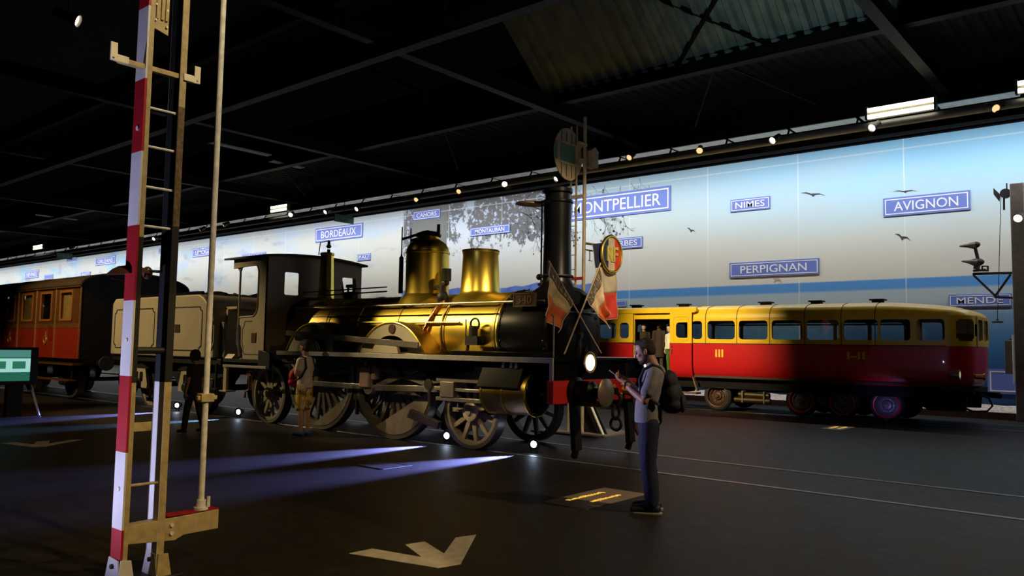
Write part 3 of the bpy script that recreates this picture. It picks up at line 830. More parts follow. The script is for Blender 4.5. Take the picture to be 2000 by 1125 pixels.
# steam dome with spring balances
dome = lp(MB().lathe([(0.56, -0.18), (0.46, -0.02), (0.40, 0.05), (0.392, 0.15), (0.392, 0.78), (0.405, 0.79), (0.405, 0.82), (0.392, 0.83), (0.375, 0.90), (0.32, 0.98), (0.23, 1.04), (0.20, 1.06), (0.20, 1.09), (0.21, 1.10), (0.21, 1.14), (0.1, 1.17), (1e-4, 1.18)], (-10.40, AY, 2.47), (0,0,1), 40, cap=False), 'steam_dome', BRASS)
lp(MB().lathe([(0.22, 0), (0.235, 0.02), (0.235, 0.05), (0.19, 0.07), (0.12, 0.10), (1e-4, 0.11)], (-10.40, AY, 3.57), (0,0,1), 28), 'dome_cover', IRON, parent=dome)
lp(MB().bar((-10.3, AY-0.1, 3.66), (-10.93, AY-0.16, 3.55), 0.035, 0.04).bar((-10.3, AY+0.1, 3.66), (-10.93, AY+0.06, 3.55), 0.035, 0.04).cyl((-10.14, AY, 3.57), (-10.14, AY, 3.78), 0.03, n=10), 'valve_lever', IRON, parent=dome)
for dy, dx in ((-0.16, 0), (0.06, 0)):
    lp(MB().cyl((-10.93+dx, AY+dy, 2.55), (-10.93+dx, AY+dy, 3.22), 0.042, n=12).cyl((-10.93+dx, AY+dy, 3.22), (-10.93+dx, AY+dy, 3.28), 0.025, 0.012, 10).cyl((-10.93+dx, AY+dy, 3.28), (-10.93+dx, AY+dy, 3.78), 0.012, n=8), 'spring_balance', IRON, parent=dome)
sand = lp(MB().lathe([(0.56, -0.20), (0.45, -0.04), (0.36, 0.02), (0.335, 0.08), (0.305, 0.70), (0.315, 0.72), (0.315, 0.76), (0.30, 0.77), (0.29, 0.75), (1e-4, 0.75)], (-9.10, AY, 2.46), (0,0,1), 40, cap=False), 'sand_dome', BRASS)
lp(MB().lathe([(0.318, 0.0), (0.325, 0.015), (0.318, 0.03), (0.29, 0.035)], (-9.10, AY, 3.21), (0,0,1), 32), 'dome_rim', BRASSD, parent=sand)
lp(MB().tube([(-9.98, AY-0.2, 2.62), (-9.78, AY-0.25, 2.62), (-9.66, AY-0.25, 2.68), (-9.66, AY-0.25, 2.92)], 0.05, 10).cyl((-9.66, AY-0.25, 2.72), (-9.66, AY-0.25, 2.93), 0.08, n=14), 'steam_elbow', IRON)
lp(MB().ell((-9.55, AY-0.45, 2.42), (0.10, 0.10, 0.13)).cyl((-9.55, AY-0.45, 2.48), (-9.55, AY-0.45, 2.62), 0.06, n=12), 'feed_valve', IRON)

# brass safety-valve column before the cab
tow = lp(MB().lathe([(0.24, -0.08), (0.19, 0.02), (0.165, 0.1), (0.135, 0.94), (0.15, 0.96), (0.15, 0.99), (0.13, 1.0), (1e-4, 1.0)], (-13.37, AY, 2.47), (0,0,1), 10, cap=False), 'safety_valve_column', BRASS, smooth=20)
lp(MB().cyl((-13.33, AY, 3.46), (-13.33, AY, 3.54), 0.035, n=10).ell((-13.33, AY, 3.60), (0.05, 0.05, 0.045)).cyl((-13.33, AY, 3.63), (-13.33, AY, 3.72), 0.03, n=10).tube([(-13.33, AY, 3.72), (-13.62, AY, 3.70), (-13.66, AY, 3.44)], 0.010, 6), 'whistle', IRON, parent=tow)

# hand rails, pipes and fittings along the boiler
for s in (-1, 1):
    yy = AY+s*0.60
    r_ = lp(MB().tube([(-13.6, yy, 2.30), (-7.25, yy, 2.30)], 0.018, 8), 'hand_rail', STEEL)
    for x in (-12.9, -11.6, -10.3, -9.0, -7.8):
        lp(MB().cyl((x, yy, 2.30), (x, AY+s*0.50, 2.26), 0.016, n=8), 'rail_knob', STEEL, parent=r_)
lp(MB().tube([(-7.03, AY-0.52, 2.14), (-7.0, AY, 2.15), (-7.03, AY+0.52, 2.14)], 0.016, 8), 'front_hand_rail', STEEL)
lp(MB().box(-13.0, -8.14, AY-0.635, AY-0.55, 2.105, 2.125), 'cladding_seam', LBLACK)
lp(MB().tube([(-13.65, AY-0.35, 2.55), (-11.1, AY-0.35, 2.58)], 0.014, 6).tube([(-13.65, AY-0.35, 2.64), (-11.1, AY-0.35, 2.66)], 0.012, 6), 'regulator_rod', IRON)
lp(MB().box(-12.25, -11.98, AY-0.42, AY-0.30, 2.46, 2.60).box(-12.2, -12.03, AY-0.42, AY-0.30, 2.68, 2.74).bar((-12.2, AY-0.36, 2.6), (-12.2, AY-0.36, 2.7), 0.03, 0.03).bar((-12.03, AY-0.36, 2.6), (-12.03, AY-0.36, 2.7), 0.03, 0.03), 'lubricator', IRON)
def arc_pts(x0, pts): return [Vector((x, y, z)) for x, y, z in pts]
lp(MB().tube([(-9.50, AY-0.47, 2.36), (-9.55, AY-0.60, 2.22), (-9.62, AY-0.70, 2.0), (-9.70, AY-0.75, 1.8), (-9.76, AY-0.76, 1.6), (-9.78, AY-0.76, 1.44)], 0.035, 12), 'feed_pipe', COPPER)
lp(MB().tube([(-9.30, AY-0.52, 2.30), (-9.32, AY-0.66, 2.1), (-9.33, AY-0.70, 1.8), (-9.32, AY-0.68, 1.5)], 0.016, 8), 'oil_pipe', BRASSD)
lp(MB().box(-8.62, -8.36, AY-0.86, AY-0.68, 1.62, 1.76).cyl((-8.5, AY-0.80, 1.74), (-8.5, AY-0.80, 1.92), 0.07, n=14).torus((-8.47, AY-0.80, 1.95), (0,1,0), 0.09, 0.018, 20, 8), 'clack_valve', IRON)
lp(MB().tube([(-8.66, AY-0.80, 2.03), (-8.66, AY-0.80, 1.72)], 0.012, 6).tube([(-8.60, AY-0.80, 1.66), (-8.62, AY-0.82, 1.44)], 0.028, 8), 'drain_pipe', COPPER)
lp(MB().tube([(-11.7, 9.22, 2.0), (-8.9, 9.30, 1.98)], 0.02, 8), 'sand_pipe', BRASSD)

# number plate on the smokebox side
plate = lp(MB().box(-7.77, -7.33, AY-0.70, AY-0.675, 2.21, 2.42), 'number_plate', mat('dark_bronze_plate', (0.045, 0.03, 0.018), 0.45, 0.4))
PLGOLD = mat('dull_gilt', (0.12, 0.075, 0.03), 0.45, 0.6)
lp(MB().plate([(-7.77, 2.21), (-7.33, 2.21), (-7.33, 2.42), (-7.77, 2.42)], [[(-7.75, 2.23), (-7.35, 2.23), (-7.35, 2.40), (-7.75, 2.40)]], XZ(AY-0.70), -0.012, 0), 'plate_frame', PLGOLD, parent=plate)
text_mesh('340', 0.125, lambda u, v, w: Vector((-7.55+u, AY-0.705-w, 2.315+v)), 0.012, 'lettering', PLGOLD, plate, wide=1.15, bold=0.02)

# running board, frames, buffer beam
rb = lp(MB().box(-13.35, -6.52, AY-1.35, AY-0.58, 1.415, 1.455).box(-13.35, -6.52, AY+0.58, AY+1.35, 1.415, 1.455).box(-7.12, -6.52, AY-0.58, AY+0.58, 1.415, 1.455), 'running_board', LBLACK)
for s in (-1, 1):
    y0 = AY+s*1.355
    lp(MB().prism([(-13.0, 1.385), (-6.56, 1.385), (-6.56, 0.88), (-6.50, 0.88), (-6.50, 1.46), (-13.0, 1.46)], XZ(y0), -0.012, 0.012), 'board_edge', EDGE, 0.004, parent=rb)
lp(MB().box(-8.6, -7.0, AY-1.2, AY-0.72, 1.455, 1.53), 'splash_box', LBLACK, 0.01)
for s in (-1, 1):
    lp(MB().prism([(-14.8, 0.55), (-14.2, 0.75), (-13.2, 0.75), (-11.4, 0.85), (-9.4, 0.85), (-8.8, 0.6), (-8.2, 0.6), (-7.6, 0.85), (-6.55, 0.85), (-6.55, 1.42), (-14.8, 1.42)], XZ(AY+s*0.60), -0.015, 0.015), 'frame_plate', IRON)
    lp(MB().box(-13.3, -9.0, AY+s*1.02-0.02, AY+s*1.02+0.02, 1.20, 1.29), 'outer_angle', IRON)
lp(MB().box(-6.62, -6.57, AY-1.33, AY+1.33, 0.84, 1.46), 'front_plate', LBLACK)
beam = lp(MB().box(-6.56, -6.46, AY-1.42, AY+1.42, 0.84, 1.15), 'buffer_beam', RED, 0.008)
lp(MB().box(-6.455, -6.45, AY-1.42, AY-1.14, 0.84, 1.15), 'beam_plate', RED, parent=beam)
text_mesh('340', 0.17, lambda u, v, w: Vector((-6.455+w, AY+0.46+u, 1.0+v)), 0.01, 'lettering', YELLOW, beam, wide=1.1)
text_mesh('N\u00b0', 0.15, lambda u, v, w: Vector((-6.455+w, AY+0.02+u, 1.0+v)), 0.01, 'lettering', YELLOW, beam)
BUFF = mat('worn_buffer_face', (0.24, 0.20, 0.16), 0.4, 0.5)
for s in (-1, 1):
    y = AY+s*0.9
    bf = lp(MB().lathe([(0.20, 0), (0.20, 0.04), (0.15, 0.06), (0.15, 0.30), (0.12, 0.32), (0.085, 0.34), (0.085, 0.50)], (-6.46, y, 1.0), (1,0,0), 28), 'buffer', LBLACK)
    lp(MB().lathe([(0.06, -0.05), (0.12, -0.03), (0.19, 0.0), (0.195, 0.015), (0.17, 0.035), (1e-4, 0.05)], (-5.96, y, 1.0), (1,0,0), 32), 'buffer_face', BUFF, parent=bf)
    hl = lp(MB().lathe([(0.07, -0.16), (0.11, -0.14), (0.13, -0.05), (0.15, 0.0), (0.15, 0.03), (0.135, 0.03)], (-6.32, AY+s*0.78, 1.40), (1,0,0), 28).cyl((-6.38, AY+s*0.78, 1.52), (-6.38, AY+s*0.78, 1.62), 0.05, 0.035, 14).bar((-6.40, AY+s*0.78, 1.27), (-6.5, AY+s*0.78, 1.14), 0.05, 0.03), 'head_lamp', LBLACK)
    lp(MB().lathe([(1e-4, 0.05), (0.07, 0.045), (0.138, 0.022)], (-6.32, AY+s*0.78, 1.40), (1,0,0), 28, cap=False), 'lamp_glass', mat('lit_head_lamp_glass', (1, 0.95, 0.8), 0.25, emit=(1.0, 0.82, 0.54), estr=2.2), parent=hl)
    lp(MB().torus((-6.295, AY+s*0.78, 1.40), (1,0,0), 0.142, 0.014, 32, 8), 'lamp_rim', BRASSD, parent=hl)
    lp(MB().bar((-6.6, AY+s*0.72, 0.86), (-6.55, AY+s*0.72, 0.16), 0.09, 0.16).bar((-6.55, AY+s*0.72, 0.2), (-6.6, AY+s*0.72, 0.05), 0.07, 0.08), 'rail_guard', IRON, 0.01)
lp(MB().torus((-6.38, AY, 0.86), (0,1,0), 0.10, 0.03, 20, 8).bar((-6.46, AY, 1.0), (-6.34, AY, 0.98), 0.06, 0.08).torus((-6.36, AY, 0.66), (1,0,0), 0.09, 0.022, 18, 8).torus((-6.36, AY, 0.5), (0,1,0), 0.09, 0.022, 18, 8), 'coupling', IRON)
lp(MB().tube([(-6.46, AY+0.35, 0.95), (-6.3, AY+0.36, 0.92), (-6.24, AY+0.37, 0.7), (-6.26, AY+0.38, 0.45), (-6.2, AY+0.38, 0.33)], 0.035, 10), 'brake_hose', mat('rust_brown_hose', (0.09, 0.045, 0.025), 0.5))
lp(MB().tube([(-6.58, AY-1.25, 1.47), (-6.58, AY-1.25, 2.02), (-6.62, AY-1.25, 2.06)], 0.014, 6), 'lamp_iron', STEEL)

# wheels
def wheel(c, r, side, ns, parent, name, cw=None, rimw=0.085, hubr=0.17, paint=WHEELP):
    c = (c[0], c[1], c[2]+0.007)
    cx, cy, cz = c; w = 0.065; s = side
    mb = MB()
    ri, ro = r-0.06-rimw, r-0.06
    mb.lathe([(ri, -w), (ro, -w), (ro, w), (ri, w), (ri, -w)], (cx, cy, cz), (0, s, 0), 64, cap=False)
    for k in range(ns):
        t = 2*math.pi*(k+0.5)/ns
        d = Vector((math.cos(t), 0, math.sin(t))); q = Vector((-d.z, 0, d.x))
        o_ = Vector(c)
        a, b2 = o_+d*hubr*0.8, o_+d*(ri+0.02)
        wa, wb = 0.042, 0.030
        yv = Vector((0, 1, 0))
        vs = [a-q*wa-yv*0.03, a+q*wa-yv*0.03, a+q*wa+yv*0.03, a-q*wa+yv*0.03, b2-q*wb-yv*0.025, b2+q*wb-yv*0.025, b2+q*wb+yv*0.025, b2-q*wb+yv*0.025]
        mb.add(vs, [(0,3,2,1),(4,5,6,7),(0,1,5,4),(1,2,6,5),(2,3,7,6),(3,0,4,7)])
    wh = build(mb, name, paint, parent)
    build(MB().lathe([(ro, -w-0.005), (r, -w-0.005), (r, w), (r+0.006, w+0.01), (r+0.006, w+0.04), (ro, w+0.04), (ro, -w-0.005)], (cx, cy, cz), (0, -s, 0), 64, cap=False), 'tyre', TYRE, wh)
    build(MB().lathe([(hubr, -w-0.02), (hubr, w+0.03), (hubr*0.85, w+0.05), (hubr*0.5, w+0.05), (hubr*0.5, w+0.08), (1e-4, w+0.085)], (cx, cy, cz), (0, s, 0), 28), 'hub', paint, wh)
    if cw:
        a0, a1, rin = cw
        n = 18; pts = [(cx+ro*0.985*math.cos(math.radians(a0+(a1-a0)*i/n)), cz+ro*0.985*math.sin(math.radians(a0+(a1-a0)*i/n))) for i in range(n+1)]
        pts += [(cx+rin*math.cos(math.radians(a1)), cz+rin*math.sin(math.radians(a1))), (cx+rin*math.cos(math.radians(a0)), cz+rin*math.sin(math.radians(a0)))]
        # straight inner chord
        pts = pts[:n+1]
        build(MB().prism(pts, XZ(cy), -0.075, 0.05), 'counterweight', WHEELP, wh)
    return wh
for s in (-1, 1):
    y = AY+s*0.76
    wheel((-8.49, y, 0.585), 0.585, s, 11, loco, 'leading_wheel', hubr=0.12, rimw=0.05)
    wheel((-10.30, y, 1.0), 1.0, s, 20, loco, 'driving_wheel', (-118, -8, 0.6), paint=WHEELD)
    wheel((-12.36, y, 1.0), 1.0, s, 20, loco, 'driving_wheel', (-100, -20, 0.6), paint=WHEELD)
    wheel((-14.03, y, 0.585), 0.585, s, 11, loco, 'trailing_wheel', hubr=0.12, rimw=0.05)
for x, z in ((-8.49, 0.585), (-10.3, 1.0), (-12.36, 1.0), (-14.03, 0.585)):
    lp(MB().cyl((x, AY-0.72, z), (x, AY+0.72, z), 0.08, n=18), 'axle', IRON)
lp(MB().lathe([(0.15, 0), (0.15, 0.02), (0.12, 0.035), (0.06, 0.04), (1e-4, 0.04)], (-8.49, AY-0.84, 0.585), (0,-1,0), 28), 'hub_cover', mat('cream_hub_paint', (0.50, 0.42, 0.28), 0.5))

# cylinders and valve gear
for s in (-1, 1):
    cy = AY+s*1.08
    cylr = lp(MB().lathe([(0.27, 0), (0.30, 0.01), (0.30, 0.83), (0.27, 0.85)], (-7.82, cy, 0.92), (1, 0, 0.02), 44), 'cylinder', BRASSD)
    for x in (-7.80, -7.4, -6.99):
        lp(MB().lathe([(0.29, -0.02), (0.312, -0.015), (0.312, 0.015), (0.29, 0.02)], (x, cy, 0.925), (1,0,0.02), 44, cap=False), 'cylinder_band', BRASS, parent=cylr)
    lp(MB().lathe([(0.26, 0), (0.27, 0.03), (0.14, 0.06), (0.05, 0.07), (0.03, 0.14), (1e-4, 0.14)], (-6.97, cy, 0.93), (1,0,0), 32), 'cylinder_cover', LBLACK, parent=cylr)
    lp(MB().prism([(cy-0.33, 1.02), (cy-0.20, 1.30), (cy+0.3, 1.34), (cy+0.3, 1.0)] if s < 0 else [(cy+0.33, 1.02), (cy+0.20, 1.30), (cy-0.3, 1.34), (cy-0.3, 1.0)], YZ(-7.86), 0.0, 0.78), 'valve_chest', mat('dark_grey_plate', (0.008, 0.0065, 0.006), 0.5, 0.0, spec=0.15), 0.008)
    for x, q in ((-7.45, 0.2), (-7.3, 0.2), (-7.2, 0.21)):
        lp(MB().cyl((x, cy+q*s, 1.30), (x, cy+q*s, 1.40), 0.032, n=10), 'oil_cup', STEEL)
    yb = AY+s*1.02
    for z in (1.04, 0.74):
        lp(MB().box(-9.05, -7.82, yb-0.035, yb+0.035, z, z+0.06), 'slide_bar', STEEL, 0.006)
    lp(MB().bar((-9.1, yb, 0.92), (-7.85, yb, 0.925), 0.05, 0.05).box(-8.95, -8.65, yb-0.05, yb+0.05, 0.80, 1.04), 'crosshead', STEEL, 0.008)
    yr = AY+s*0.98
    lp(MB().bar((-8.8, yr, 0.92), (-10.72, yr, 0.86), 0.05, 0.10).cyl((-10.72, yr-0.06, 0.86), (-10.72, yr+0.06, 0.86), 0.12, n=20), 'connecting_rod', STEEL, 0.006)
    yc = AY+s*0.90
    lp(MB().bar((-10.72, yc, 0.86), (-12.78, yc, 0.86), 0.04, 0.09).cyl((-12.78, yc-0.05, 0.86), (-12.78, yc+0.05, 0.86), 0.10, n=20), 'coupling_rod', STEEL, 0.006)
    lp(MB().box(-10.92, -10.66, yr-0.10, yr+0.08, 0.86, 1.22).box(-10.62, -10.52, yr-0.09, yr+0.05, 1.0, 1.26).cyl((-10.8, yr, 1.22), (-10.8, yr, 1.32), 0.07, n=12), 'big_end_strap', mat('cream_big_end', (0.50, 0.36, 0.24), 0.4, 0.4), 0.02)
    for (a, c2) in (((-10.42, 1.20), (-9.30, 0.98)), ((-10.55, 0.90), (-9.55, 1.22))):
        lp(MB().bar((a[0], yr-0.0, a[1]), (c2[0], yr, c2[1]), 0.03, 0.085), 'eccentric_rod', STEEL, 0.005)
    lp(MB().bar((-9.28, yr, 1.40), (-9.22, yr, 0.62), 0.05, 0.09).cyl((-9.26, yr-0.05, 0.98), (-9.26, yr+0.05, 0.98), 0.09, n=16).bar((-9.40, yr, 1.38), (-9.30, yr, 0.95), 0.04, 0.05).box(-9.42, -9.1, yr-0.05, yr+0.05, 1.28, 1.42), 'expansion_link', mat('oily_steel', (0.14, 0.12, 0.11), 0.3, 0.8), 0.006)
    lp(MB().bar((-9.20, yr, 1.02), (-8.05, yr, 1.22), 0.04, 0.07).box(-8.25, -8.0, yr-0.06, yr+0.06, 1.16, 1.30), 'valve_rod', STEEL, 0.006)
    lp(MB().prism([(-9.75, 0.42), (-9.05, 0.28), (-9.0, 0.40), (-9.68, 0.56)], XZ(yr), -0.04, 0.04), 'brake_hanger', mat('dusty_brake_iron', (0.12, 0.09, 0.07), 0.6, 0.2), 0.01)
    for x in (-11.33, -13.25):
        lp(MB().bar((x, AY+s*0.76, 1.25), (x, AY+s*0.76, 0.35), 0.05, 0.07).box(x-0.05, x+0.07, AY+s*0.76-0.06, AY+s*0.76+0.06, 0.6, 0.95), 'brake_shoe', IRON, 0.01)

# splashers over the driving wheels
for s in (-1, 1):
    ys = AY+s*1.05
    for x, lit in ((-10.14, 1), (-12.30, 0)):
        r = 0.90; zc = 1.08
        a0 = math.asin((1.455-zc)/r)
        out = [(x+r*math.cos(a0+(math.pi-2*a0)*i/28), zc+r*math.sin(a0+(math.pi-2*a0)*i/28)) for i in range(29)]
        hole = [(x+0.42*math.cos(math.pi*i/14), 1.50+0.26*math.sin(math.pi*i/14)) for i in range(15)]
        hole = [(u, v) for u, v in hole]
        sp = lp(MB().plate(out, [hole], XZ(ys), -0.012, 0.012), 'splasher', CREAM)
        a = s*-1
        band = MB(); n = 28; rows = [[], []]
        for i in range(n+1):
            t = a0+(math.pi-2*a0)*i/n
            for q, yy in enumerate((ys+0.012*s, AY+s*0.60)):
                rows[q].append(Vector((x+(r+0.005)*math.cos(t), yy, zc+(r+0.005)*math.sin(t))))
        band.grid(rows)
        lp(band, 'splasher_top', BRASSD, parent=sp)
        lp(MB().torus((x, ys+0.015*s, zc), (0,1,0), r, 0.018, 40, 8, math.pi+a0, 2*math.pi-a0) if False else
           MB().tube([(x+r*math.cos(a0+(math.pi-2*a0)*i/n), ys+0.015*s, zc+r*math.sin(a0+(math.pi-2*a0)*i/n)) for i in range(n+1)], 0.018, 8), 'brass_beading', BRASS, parent=sp)
        lp(MB().prism([(x-0.02+0.33*math.cos(math.pi*i/16), 1.455+0.24*math.sin(math.pi*i/16)) for i in range(17)], XZ(ys), 0.06*s if s > 0 else -0.12, 0.12 if s > 0 else -0.06), 'rod_cover', CREAM, 0.012, parent=sp)
        lp(MB().cyl((x+0.03, ys, 1.87), (x+0.03, ys+0.03*s, 1.87), 0.082, n=24), 'round_badge', BADGE, 0.006, parent=sp)
        lp(MB().box(x-0.4, x+0.4, ys-s*0.1-0.01, ys-s*0.1+0.01, 1.46, 1.80), 'splasher_back', LBLACK, parent=sp)
lp(MB().bar((-13.0, AY-1.16, 1.80), (-9.36, AY-1.16, 1.60), 0.03, 0.10), 'reach_rod', mat('grey_reach_rod', (0.14, 0.125, 0.11), 0.45, 0.3), 0.006)
lp(MB().box(-11.65, -11.45, AY-1.10, AY-0.7, 1.455, 1.95), 'tool_box', LBLACK, 0.015)

# cab
CABX, CH = -13.70, 1.18
cab = lp(MB().box(-15.15, CABX, AY-1.2, AY+1.2, 1.20, 1.27), 'cab_floor', IRON)
y0, y1 = AY-CH, AY+CH
roof_arc = [(AY-1.27+2.54*i/20, 3.335+0.085*(1-((i-10)/10.0)**2)) for i in range(21)]
lp(MB().prism([(y0, 1.25), (y1, 1.25)]+[(AY+CH*math.cos(math.pi*i/20), 3.20+0.26*(1-math.cos(math.pi*i/20)**2)) for i in range(21)], YZ(CABX), -0.02, 0.0)
   if False else MB().plate([(y0, 1.25), (y1, 1.25)]+[(AY+CH*math.cos(math.pi*i/20), 3.30+0.08*(1-math.cos(math.pi*i/20)**2)) for i in range(21)],
   [rrect(AY-0.77, AY-0.43, 2.57, 3.03, 0.04), rrect(AY+0.66, AY+1.03, 2.60, 3.03, 0.04)], YZ(CABX), -0.025, 0.0), 'cab_front_sheet', CREAM, parent=cab)
lp(MB().plate(roof_arc+[(AY+1.27-2.54*i/20, 3.295+0.085*(1-((i-10)/10.0)**2)) for i in range(21)], [], YZ(-15.15), 0.0, 1.55), 'cab_roof', mat('weathered_black_roof', (0.03, 0.03, 0.032), 0.6), parent=cab)
for s in (-1, 1):
    yy = AY+s*(CH-0.012)
    # side sheet: panel below, big round-cornered opening above, door post behind
    out = [(-15.0, 1.25), (CABX, 1.25), (CABX, 3.18), (-14.85, 3.18), (-14.85, 3.02), (-14.50, 3.02)]
    prof = [(-14.98, 1.25), (CABX, 1.25), (CABX, 3.18), (-14.98, 3.18), (-14.98, 3.05), (-14.84, 2.98), (-14.80, 3.07), (-14.10, 3.07), (-14.02, 3.03), (-13.98, 2.95), (-13.98, 2.28), (-14.02, 2.18), (-14.12, 2.12), (-14.55, 2.10), (-14.62, 2.02), (-14.98, 2.02)]
    prof = [(-14.62, 1.25), (CABX, 1.25), (CABX, 3.305), (-14.92, 3.305), (-14.92, 3.13), (-14.10, 3.15), (-14.02, 3.11), (-13.98, 3.03), (-13.98, 2.28), (-14.02, 2.18), (-14.12, 2.12), (-14.62, 2.10), (-14.62, 1.98), (-14.56, 1.90), (-14.56, 1.55), (-14.50, 1.42), (-14.50, 1.30)]
    sh = lp(MB().prism(prof, XZ(yy), -0.012, 0.012), 'cab_side_sheet', CREAM, parent=cab)
    yl = yy+s*0.014
    lin = [(-14.44, 1.40), (-14.40, 1.36), (-13.74, 1.36), (-13.74, 1.374), (-14.39, 1.374), (-14.43, 1.41), (-14.45, 1.52), (-14.49, 1.60), (-14.49, 1.86), (-14.44, 1.92), (-14.41, 2.02), (-14.15, 2.02), (-14.15, 2.035), (-14.42, 2.035), (-14.46, 1.925), (-14.505, 1.87), (-14.505, 1.60), (-14.465, 1.51)]
    lp(MB().prism(lin, XZ(yl), -0.003, 0.003), 'lining', LINE, parent=sh, smooth=None)
    lp(MB().tube([(-14.62, yl, 2.11), (-14.12, yl, 2.13), (-14.03, yl, 2.19), (-13.985, yl, 2.29), (-13.985, yl, 3.03), (-14.03, yl, 3.12), (-14.1, yl, 3.155), (-14.9, yl, 3.13)], 0.016, 8), 'opening_beading', CREAM, parent=sh)
    lp(MB().box(-14.16, -13.99, yl-0.01, yl+0.01, 1.60, 1.80), 'maker_plate', BADGE, 0.006, parent=sh)
    lp(MB().tube([(-14.72, AY+s*1.14, 3.24), (-14.72, AY+s*1.14, 2.05), (-14.72, AY+s*1.16, 1.7)], 0.022, 8).prism([(-14.90, 3.24), (-14.62, 3.24), (-14.70, 3.06), (-14.74, 3.06)], XZ(AY+s*1.14), -0.02, 0.02), 'roof_stanchion', CREAM, parent=cab)
    lp(MB().tube([(-14.62, yl+s*0.03, 1.95), (-14.62, yl+s*0.04, 1.60), (-14.55, yl+s*0.04, 1.48), (-14.53, yl+s*0.03, 1.32)], 0.018, 8), 'grab_rail', STEEL, parent=cab)
    lp(MB().box(-14.95, -13.4, AY+s*1.3-0.02, AY+s*1.3+0.02, 1.10, 1.15), 'step_angle', EDGE, 0.004)
    lp(MB().box(-14.98, -14.86, AY+s*1.26-0.02, AY+s*1.26+0.03, 0.62, 1.15).box(-14.99, -14.72, AY+s*1.26-0.1, AY+s*1.26+0.12, 0.60, 0.63), 'cab_step', CREAM, 0.006)
    lp(MB().prism([(-13.70, 1.10), (-13.30, 1.10), (-13.30, 1.42), (-13.70, 1.46)], XZ(AY+s*1.28), -0.03, 0.03), 'board_step', IRON, 0.01)
bk = lp(MB().prism([(AY-0.7, 1.27), (AY+0.7, 1.27), (AY+0.7, 2.1)]+[(AY+0.7*math.cos(math.pi*i/12), 2.1+0.45*math.sin(math.pi*i/12)) for i in range(1, 12)]+[(AY-0.7, 2.1)], YZ(-13.9), 0.0, 0.2), 'backhead', IRON, parent=cab)
lp(MB().bar((-14.15, AY+0.9, 3.0), (-13.95, AY+0.92, 2.2), 0.16, 0.10).bar((-14.35, AY+0.9, 3.02), (-14.1, AY+0.9, 3.04), 0.05, 0.05).bar((-14.33, AY+0.9, 3.02), (-14.28, AY+0.9, 2.86), 0.03, 0.03).bar((-14.5, AY+0.9, 2.86), (-14.28, AY+0.9, 2.86), 0.03, 0.025), 'brake_stand', mat('dull_olive_iron', (0.06, 0.06, 0.05), 0.5), parent=cab)
lp(MB().torus((-14.0, AY-0.2, 2.35), (1,0,0), 0.10, 0.014, 20, 6).cyl((-14.0, AY+0.25, 2.35), (-13.9, AY+0.25, 2.35), 0.08, n=16), 'cab_gauge', BRASSD, parent=cab)
lp(MB().cyl((-14.3, AY-1.12, 0.98), (-14.15, AY-1.12, 0.98), 0.06, n=12).cyl((-14.22, AY-1.12, 0.66), (-14.22, AY-1.12, 1.02), 0.045, n=12).tube([(-14.22, AY-1.12, 0.7), (-14.4, AY-1.12, 0.62), (-14.45, AY-1.1, 0.5)], 0.025, 8), 'injector', COPPER)

# small tent card on the footplate edge
card = tag(build(MB().prism([(-15.05, 1.205), (-14.98, 1.32), (-14.91, 1.205), (-14.93, 1.205), (-14.98, 1.29), (-15.03, 1.205)], XZ(AY-1.2), 0.0, 0.02)
     if False else MB().add([(-15.14, AY-1.18, 1.27), (-14.86, AY-1.18, 1.27), (-14.86, AY-1.10, 1.36), (-15.14, AY-1.10, 1.36), (-14.86, AY-1.02, 1.27), (-15.14, AY-1.02, 1.27)], [(0,1,2,3), (3,2,4,5), (0,3,5), (1,4,2), (0,5,4,1)]),
     'tent_card', mat('white_card', (0.85, 0.75, 0.66), 0.6), smooth=None), 'small white tent card standing on the edge of the cab floor', 'card')
# ================================================================ TENDER
tender = thing('tender', (-17.9, AY, 0), 'cream grey tender with black-lined panels coupled behind the cab', 'tender')
TH = 1.28
def tp(mb, name, m, bevel=0.0, parent=None, **kw): return build(mb, name, m, parent or tender, bevel, **kw)
tank = MB()
side = [(-20.25, 1.26), (-15.40, 1.26), (-15.40, 1.95), (-15.50, 2.15), (-15.72, 2.42), (-15.92, 2.56), (-16.10, 2.62), (-20.10, 2.62), (-20.25, 2.50)]
tank.prism(side, XZ(AY), -TH, TH)
tk = tp(tank, 'tank', CREAM, 0.03)
for s in (-1, 1):
    y = AY+s*(TH+0.004)
    def lining(x0, x1, z0, z1, c=0.1, t=0.022):
        def oct_(d): return [(x0+d+c, z0+d), (x1-d-c, z0+d), (x1-d-c*0.8, z0+d+c*0.6), (x1-d, z0+d+c), (x1-d, z1-d-c), (x1-d-c*0.8, z1-d-c*0.6), (x1-d-c, z1-d), (x0+d+c, z1-d), (x0+d+c*0.8, z1-d-c*0.6), (x0+d, z1-d-c), (x0+d, z0+d+c), (x0+d+c*0.8, z0+d+c*0.6)]
        tp(MB().plate(oct_(0), [oct_(t)], XZ(y), -0.004, 0.004), 'lining', LINE, parent=tk, smooth=None)
    lining(-20.08, -18.02, 1.42, 2.36)
    lining(-17.72, -15.90, 1.40, 2.36)
    tp(MB().box(-17.90, -17.82, y-0.012, y+0.012, 1.27, 2.60), 'cover_strip', CREAM, parent=tk)
    tp(MB().box(-17.06, -16.84, y-0.012, y+0.012, 1.80, 1.98), 'works_plate', BADGE, 0.006, parent=tk)
tp(MB().box(-19.9, -16.2, AY-1.15, AY-1.10, 2.62, 2.70).box(-19.9, -16.2, AY+1.10, AY+1.15, 2.62, 2.70).box(-19.9, -19.85, AY-1.1, AY+1.1, 2.62, 2.70), 'coping', LBLACK)
coal = MB()
rows = []
